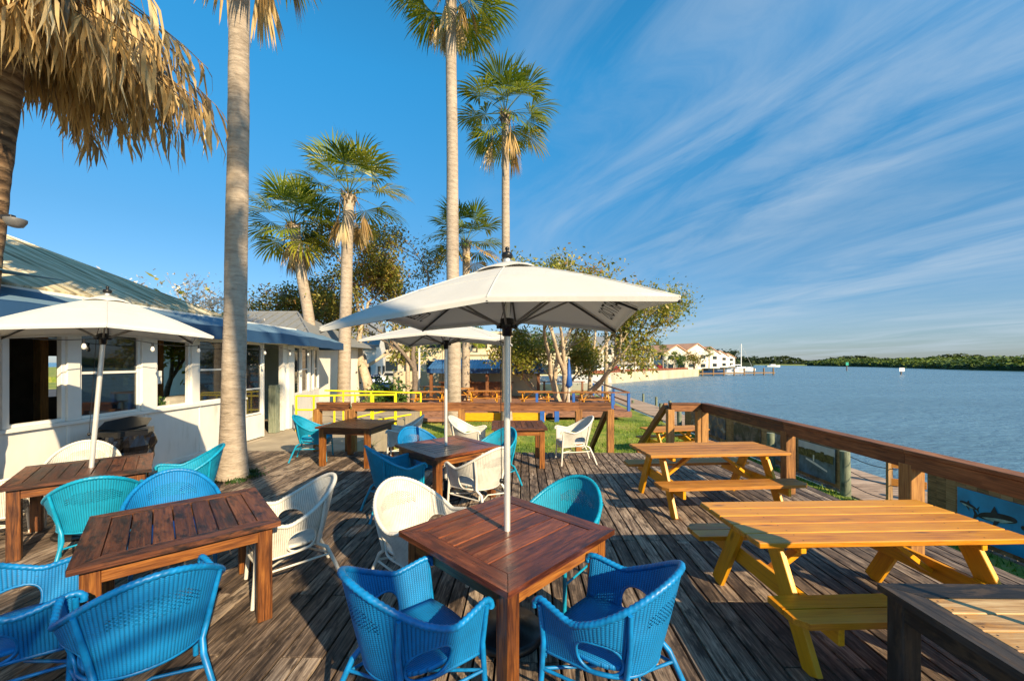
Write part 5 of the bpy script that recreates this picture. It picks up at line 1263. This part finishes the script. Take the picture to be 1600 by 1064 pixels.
# ------------------------------------------------------------ background buildings
def bldg(label, loc, rz, L, Wd, floors, fh=3.0, mat='cream', roof='flat', roofm='tanroof', rh=2.2, nw=6, grp=None, name='building', wh=1.3, wz=1.0, ww=.62):
    r_ = thing(name, label, 'building', loc, rz, grp); h_ = floors*fh
    m = MB(); m.box((0, 0, h_/2), (L, Wd, h_), None, .01); m.build('wall', M[mat], r_)
    for f in range(floors):
        for k in range(nw):
            x_ = -L/2+L*(k+.5)/nw; m = MB(); m.box((x_, -Wd/2-.03, f*fh+wz+wh/2), (L/nw*ww, .10, wh), None, .01); m.build('window', M['dkwin'], r_)
        if roof == 'gable':
            for sx in (-1, 1):
                for k in (-1, 1): m = MB(); m.box((sx*(L/2+.03), k*Wd*.24, f*fh+wz+wh/2), (.10, Wd*.2, wh), None, .01); m.build('window', M['dkwin'], r_)
    if roof == 'gable':
        m = MB(); e = .5
        pr_ = [(-Wd/2-e, h_-.1), (0, h_+rh), (Wd/2+e, h_-.1), (Wd/2+e, h_+.1), (0, h_+rh+.25), (-Wd/2-e, h_+.1)]
        vs = [(sx*(L/2+.3), y_, z_) for sx in (-1, 1) for y_, z_ in pr_]; m.add(vs, [(0, 1, 2, 3, 4, 5)[::-1], (6, 7, 8, 9, 10, 11)]+[(i, (i+1) % 6, 6+(i+1) % 6, 6+i) for i in range(6)]); m.build('roof', M[roofm], r_)
        m = MB(); vs = [(sx*(L/2-.01), y_, z_) for sx in (-1, 1) for y_, z_ in ((-Wd/2, h_), (Wd/2, h_), (0, h_+rh-.05))]; m.add(vs, [(0, 1, 2), (5, 4, 3), (0, 3, 4, 1), (1, 4, 5, 2), (2, 5, 3, 0)]); m.build('gable', M[mat], r_)
    else:
        m = MB(); m.box((0, 0, h_+.15), (L+.5, Wd+.5, .3)); m.build('roof', M[roofm], r_)
    return r_
# beige two-storey building with open galleries behind the parking lot
bldg('long beige building with two rows of dark openings behind the parking lot', (-14.5, 64, LZ), -.05, 30, 10, 2, 3.4, 'cream', 'flat', 'cream', nw=9, wh=1.5, wz=1.3, ww=.7)
bldg('low cream building behind the bar hut', (1.5, 58, LZ), .05, 15, 8, 1, 3.6, 'cream', 'flat', 'cream', nw=5)
bldg('white gabled house behind the restaurant\'s far end', (-16.5, 36, LZ), .2, 9, 7, 1, 4.0, 'white', 'gable', 'grroof', 2.0, 4)
gh = thing('metal_roof_building', 'building with a hipped grey standing-seam roof beyond the restaurant', 'building', (-11.8, 19, LZ)); m = MB()
m.box((0, 0, 1.7), (7.2, 6, 3.4)); m.build('wall', M['white'], gh); m = MB(); e0, r0_, ez_, rz2 = 4.2, 1.6, 3.4, 5.05
c4 = [(-e0, -3.5, ez_), (e0, -3.5, ez_), (e0, 3.5, ez_), (-e0, 3.5, ez_)]; rdg = [(-r0_, 0, rz2), (r0_, 0, rz2)]
m.add(c4+rdg, [(0, 1, 5, 4), (2, 3, 4, 5), (1, 2, 5), (3, 0, 4), (3, 2, 1, 0)]); m.build('roof', M['grroof'], gh)
m = MB()
for k in range(18):
    x_ = -e0+2*e0*(k+.5)/18; f = min(1, (e0-abs(x_))/(e0-r0_)); m.beam((x_, -3.5, ez_+.03), (x_, -3.5+3.5*f, ez_+.03+(rz2-ez_)*f), .04, .05)
m.tube([c4[0], rdg[0]], .06, 5); m.tube([c4[1], rdg[1]], .06, 5); m.tube([rdg[0], rdg[1]], .06, 5); m.build('seams', M['grroof'], gh)
dp = thing('timber_post', 'weathered timber post standing in the open restaurant doorway', 'post', (-6.52, 10.95, 0)); m = MB(); m.box((0, 0, .66), (.2, .2, 1.3)); m.build('shaft', M['piling'], dp)
# condominium row along the far bank
GC = 'white condominium houses on the far bank'
ys_ = [(1000, 92, 11, 8, 'grroof', 'white two-storey house with a grey gable roof, leftmost of the row on the far bank'),
       (1040, 104, 12, 12, 'tanroof', 'white gabled house with a tan roof, second in the row on the far bank'),
       (1070, 118, 14, 14, 'tanroof', 'tallest white gabled house with a tan roof in the row on the far bank'),
       (1092, 136, 14, 14, 'tanroof', 'white gabled house with a tan roof, fourth in the row on the far bank'),
       (1110, 158, 14, 14, 'tanroof', 'white gabled house with a tan roof, fifth in the row on the far bank'),
       (1124, 180, 14, 14, 'tanroof', 'white gabled house, rightmost in the row before the dark trees')]
for i, (px, D, w_, L_, rm, lab) in enumerate(ys_):
    x_ = (px-800)/F*D; fl = 2 if i < 2 else 3
    tot = (5.0, 6.5, 7.5, 7.2, 6.5, 5.9)[i]; rh_ = tot*.32
    b = bldg(lab, (x_, D+4, LZ+.35), R(-62 if i else -30), L_*.9, w_*.75, 2, (tot-rh_)/2, 'condo', 'gable', rm, rh_, 4, GC, 'condominium', 1.0, .7, .5)
bldg('pale green house behind small palms left of the condominium row', (17.5, 98, LZ+.35), R(-10), 14, 8, 2, 3, 'condo', 'gable', 'grroof', 2.2, 5, None, 'house')
bldg('white house seen between the sunlit tree\'s leaves', (9.0, 90, LZ+.35), R(-5), 13, 8, 2, 3, 'condo', 'gable', 'grroof', 2.5, 5, None, 'house')
# seawall
sw_ = thing('seawall', 'long pale concrete seawall along the curved far bank', 'wall', (0, 0, 0)); m = MB()
pth = [(6.9, 34), (9.6, 47), (14.6, 61), (16.7, 64.5), (30, 79.5), (44.6, 96)]
for (a, b) in zip(pth[2:-1], pth[3:]): m.beam((a[0], a[1], -.95), (b[0], b[1], -.95), .5, 2.3, ch=.02)
m.build('wall', M['seawall'], sw_)
m = MB()
for (a, b) in zip(pth[:2], pth[1:3]): m.beam((a[0], a[1], -1.3), (b[0], b[1], -1.3), .4, 1.4, ch=.02)
tag(m.build('retaining_wall', M['seawall']), 'short concrete bank wall at the near end of the inlet', 'wall')
m = MB(); 
for k in range(26):
    f = k/25; x_ = 13.5+30.0*f; y_ = 63.5+33.5*f*.98; m.box((x_-1.2, y_+1.4, .18), (1.6, 1.2, .5+.2*random.random()), rotz(.84), .1)
o = m.build('red_hedge', M['redhedge']); tag(o, 'low reddish clipped hedge running along the top of the seawall', 'hedge')
# cars along the far bank
cp = None
random.seed(3)
for i in range(12):
    f = i/11; x_ = 9.5+34*f; y_ = 68+35*f*.98; pt = [M['whitegl'], M['whitegl'], M['carblue'], M['whitegl'], M['carred']][i % 5]
    if i < 5: cpi = car(['white car at the left end of the row above the seawall', 'second white car above the seawall from the left', 'dark blue car among the white ones above the seawall', 'third white car above the seawall from the left', 'red car above the seawall'][i], (x_-1, y_+4, LZ+.36), .7+random.uniform(-.1, .1), pt, 4.5, 1.8, 1.5, False, 'cars parked above the seawall')
    else: car('%s car above the seawall, number %s of the row from the left' % (['white', 'white', 'dark blue', 'white', 'red'][i % 5], ['', '', '', '', '', 'six', 'seven', 'eight', 'nine', 'ten', 'eleven', 'twelve'][i]), (x_-1, y_+4, LZ+.36), .7, pt, 4.5, 1.8, 1.5, False, 'cars parked above the seawall')
# small palms along the far bank
sp = None
for i, (px, D, h_, lab) in enumerate(((975, 72, 5.2, 'small palm left of the pole at the end of the far bank'), (992, 76, 4.6, 'small palm in front of the leftmost far house'), (1018, 84, 4.0, 'small palm before the grey-roofed far house'), (1036, 88, 4.6, 'small palm between the first two far houses'), (1054, 94, 3.6, 'small palm before the second far house'), (1108, 108, 4.8, 'small palm at the right end of the condominium row'), (905, 66, 4.5, 'small palm seen through the sunlit tree'), (705, 52, 5.0, 'small palm above the bar hut roof'), (745, 55, 5.5, 'small palm between the two tall trunks far behind the bar hut'))):
    b = ((px-800)/F*D, D, LZ+.3)
    if sp is None: sp = palm(lab, b, (b[0], b[1], b[2]+h_), .16, .13, 16, .9, 1.3, 0, 1, 60, 1.2, nf=10, wd=.22, group='small palms on the far bank', boots=False); h0 = h_
    else: s_ = h_/h0; dup(sp, b, i*1.3, lab, 'small palms on the far bank', (s_, s_, s_))
tree('waterside_tree', 'broad dusky tree in front of the tallest far house', PX(1085, 577, 100), 4.2, 1.1, 1100, .45, 'leafA', 'barkdk', 33, levels=4, r=.3, sparse=.1)
tree('waterside_tree', 'dark tree just left of the tall far house by the parked cars', PX(1060, 577, 98), 3.8, 1.0, 800, .45, 'leafG', 'barkdk', 34, levels=4, r=.3, sparse=.1)
# trees behind far houses and parking
GTb = 'background trees behind the buildings'
for i, (px, D, h_, s_, mt, lab) in enumerate(((500, 48, 5.5, 1, 'leafG', 'green tree beside the white van in the parking lot'), (555, 55, 6, 1, 'leafG', 'green tree behind the dark blue car'), (640, 46, 5, 1, 'leafB', 'yellow-green tree beside the beige building'), (690, 60, 7, 1, 'leafG', 'green tree just above the bar hut, left of the tallest trunk'), (835, 70, 8, 1, 'leafG', 'green tree behind the sunlit tree, left part'), (960, 112, 9, 1, 'leafG', 'green tree behind the far houses, left'), (1035, 140, 10, 1, 'leafG', 'dark green tree poking up behind the far gabled houses'))):
    tree('background_tree', lab, ((px-800)/F*D, D, LZ), h_, 1.0, 900, h_*.085, mt, 'barkdk', 70+i, levels=4, r=.25, sparse=.1, group=GTb)

# ------------------------------------------------------------ far shore woods, mangroves
def wood_mass(name, label, path, h0, h1, mat, n, ls, depth, seed):
    random.seed(seed); m = MB(); seg = []
    tot = sum((Vector(b)-Vector(a)).length for a, b in zip(path[:-1], path[1:]))
    for i in range(n):
        r_ = random.random()*tot; 
        for a, b in zip(path[:-1], path[1:]):
            L = (Vector(b)-Vector(a)).length
            if r_ <= L: break
            r_ -= L
        f = r_/L; p = Vector(a).lerp(Vector(b), f); nn = Vector((-(b[1]-a[1]), b[0]-a[0], 0)).normalized(); nn = nn if nn.dot(Vector((a[0], a[1], 0))) > 0 else -nn
        dd = random.random(); hh = (h0+(h1-h0)*mnoise.noise(Vector((p.x*.03, p.y*.03, seed)))*1.2)*(.55+.45*min(1, dd*2.5))*(1+.14*mnoise.noise(Vector((p.x*.25, p.y*.25, 0))))
        z_ = WZ+hh*random.random()**.35; q = Vector((p.x, p.y, 0))+nn*dd*depth; q.z = z_
        a_ = random.uniform(0, 6.28); s_ = ls*random.uniform(.5, 1.4); u = Vector((math.cos(a_), math.sin(a_), random.uniform(-.5, .9))).normalized()*s_; v = Vector((-math.sin(a_), math.cos(a_), random.uniform(-.3, 1.0))).normalized()*s_
        tone = min(1, max(0, .5+.35*mnoise.noise(Vector((p.x*.06, p.y*.06, 9)))+random.uniform(-.3, .3)))
        m.add([q-u*.5, q+v*.5, q+u*.5, q-v*.5], [(0, 1, 2, 3)], None, tone)
    # solid core under the leaves
    for a, b in zip(path[:-1], path[1:]):
        a3 = Vector((a[0], a[1], 0)); b3 = Vector((b[0], b[1], 0)); nn = Vector((-(b[1]-a[1]), b[0]-a[0], 0)).normalized(); nn = nn if nn.dot(a3) > 0 else -nn; k = max(2, int((b3-a3).length/12))
        for i in range(k):
            p = a3.lerp(b3, i/k); q = a3.lerp(b3, (i+1)/k); h_ = (h0+(h1-h0)*mnoise.noise(Vector((p.x*.03, p.y*.03, seed)))*1.2)*.45
            m.beam(p+nn*depth*.5+Vector((0, 0, WZ+h_/2-.3)), q+nn*depth*.5+Vector((0, 0, WZ+h_/2-.3)), depth*.85, h_+.6, ch=.5, rnd=.1)
    tag(m.build(name, M[mat], recalc=False), label, 'trees', None, 'stuff')
wood_mass('mangroves', 'low green mangrove thicket along the right bank of the river', [(330, 60), (175, 118), (185, 165), (225, 245), (240, 330)], 5.3, 6.2, 'mangrove', 26000, 1.2, 40, 4)
wood_mass('far_woods', 'dark line of trees closing the river at the horizon', [(235, 420), (165, 345), (150, 300), (100, 235)], 6.3, 11.5, 'farwood', 9000, 1.7, 30, 6)
wood_mass('far_woods', 'dark trees right behind the end of the condominium row', [(104, 236), (86, 190), (75, 168)], 8, 10, 'farwood', 3500, 1.4, 20, 8)
wood_mass('distant_woods', 'hazy band of trees far beyond the mangroves at the right', [(520, 330), (420, 430), (250, 500)], 8.0, 13, 'farwood', 5000, 3.0, 30, 10)
slab('far_bank', [(176, 119), (340, 60), (1500, 60), (1500, 900), (100, 900), (60, 500), (110, 236), (152, 301), (167, 346), (240, 420), (242, 331), (228, 247), (187, 165)][::-1], -2.2, WZ+.12, M['grass'])
# boats and markers on the water
sb_ = thing('sailboat', 'moored sailboat with a bare white mast at the end of the condominium row', 'sailboat', ((1158-800)/F*150, 150, WZ)); m = MB()
def hull(m, L, Wd, h_, z0=0):
    vs = []
    for k in range(11):
        f = k/10; w_ = Wd*.5*math.sin(min(1, (1-f)*1.9+.05)*math.pi/2); sh = h_*(1+.25*f*f); vs += [(-L/2+L*f, -w_*.55, z0), (-L/2+L*f, -w_, z0+sh), (-L/2+L*f, w_, z0+sh), (-L/2+L*f, w_*.55, z0)]
    m.add(vs, [(k*4+j, k*4+(j+1) % 4, (k+1)*4+(j+1) % 4, (k+1)*4+j) for k in range(10) for j in range(4)]+[(0, 1, 2, 3), (40, 41, 42, 43)])
hull(m, 9, 2.8, 1.0); m.build('hull', M['whitegl'], sb_); m = MB(); m.box((-.3, 0, 1.25), (3.4, 1.6, .5)); m.build('cabin', M['whitegl'], sb_)
m = MB(); m.tube([(0, 0, 1), (0, 0, 10.2)], [.18, .13], 6); m.build('mast', M['whitegl'], sb_); m = MB(); m.tube([(-4.2, 0, 1.2), (0, 0, 10)], .04, 4); m.tube([(4.3, 0, 1.2), (0, 0, 10)], .04, 4); m.tube([(-.2, 0, 2.2), (-3.6, 0, 2.2)], .15, 6); m.build('rigging', M['alu'], sb_)
for px, D, L, rz, pt, lab in ((1170, 152, 6, .2, 'whitegl', 'white motorboat beside the moored sailboat'), (1112, 106, 9, .3, 'carblue', 'long dark-blue covered boat moored at the end of the seawall'), (1150, 118, 5, .1, 'whitegl', 'small white boat between the blue boat and the sailboat'), (1208, 260, 9, 0, 'whitegl', 'tiny white boat under the far trees right of the sailboat'), (1138, 112, 5, .5, 'whitegl', 'small white boat right of the long dark-blue boat')):
    b = thing('motorboat', lab, 'boat', ((px-800)/F*D, D, WZ), rz, 'moored motorboats'); m = MB(); hull(m, L, L*.3, L*.11, 0.0); m.build('hull', M[pt], b)
    m = MB(); m.box((-L*.05, 0, L*.11+.35), (L*.35, L*.2, .7), None, .08); m.build('cabin', M['whitegl'] if pt == 'whitegl' else M['dkwin'], b)
# finger docks by the boats
m = MB(); m.box((56.5, 101, -.95), (26, 1.6, .25), rotz(.35))
for k in range(8): m.tube([(46+3.2*k, 96.5+1.15*k, -2.2), (46+3.2*k, 96.5+1.15*k, .3)], .18, 6)
tag(m.build('jetty', M['fence']), 'low weathered jetty where the far boats are moored', 'jetty')
for px, D, c_, lab in ((1323, 150, 'green', 'green square channel marker on a pile in mid river'), (1408, 105, 'whitegl', 'white square sign board on a pile in the river')):
    x_ = (px-800)/F*D; o = thing('channel_marker', lab, 'channel marker', (x_, D, WZ)); m = MB(); top = 2.0 if c_ == 'green' else 1.35; m.tube([(0, 0, -1), (0, 0, top+.3)], .16, 8); m.build('pile', M['barkdk'], o); m = MB(); s_ = 1.3
    if c_ == 'green': m.box((0, -.2, top+.6), (1.0, .08, 1.2))
    else: m.box((0, -.2, top), (1.35, .08, .95))
    m.build('board', M[c_], o)
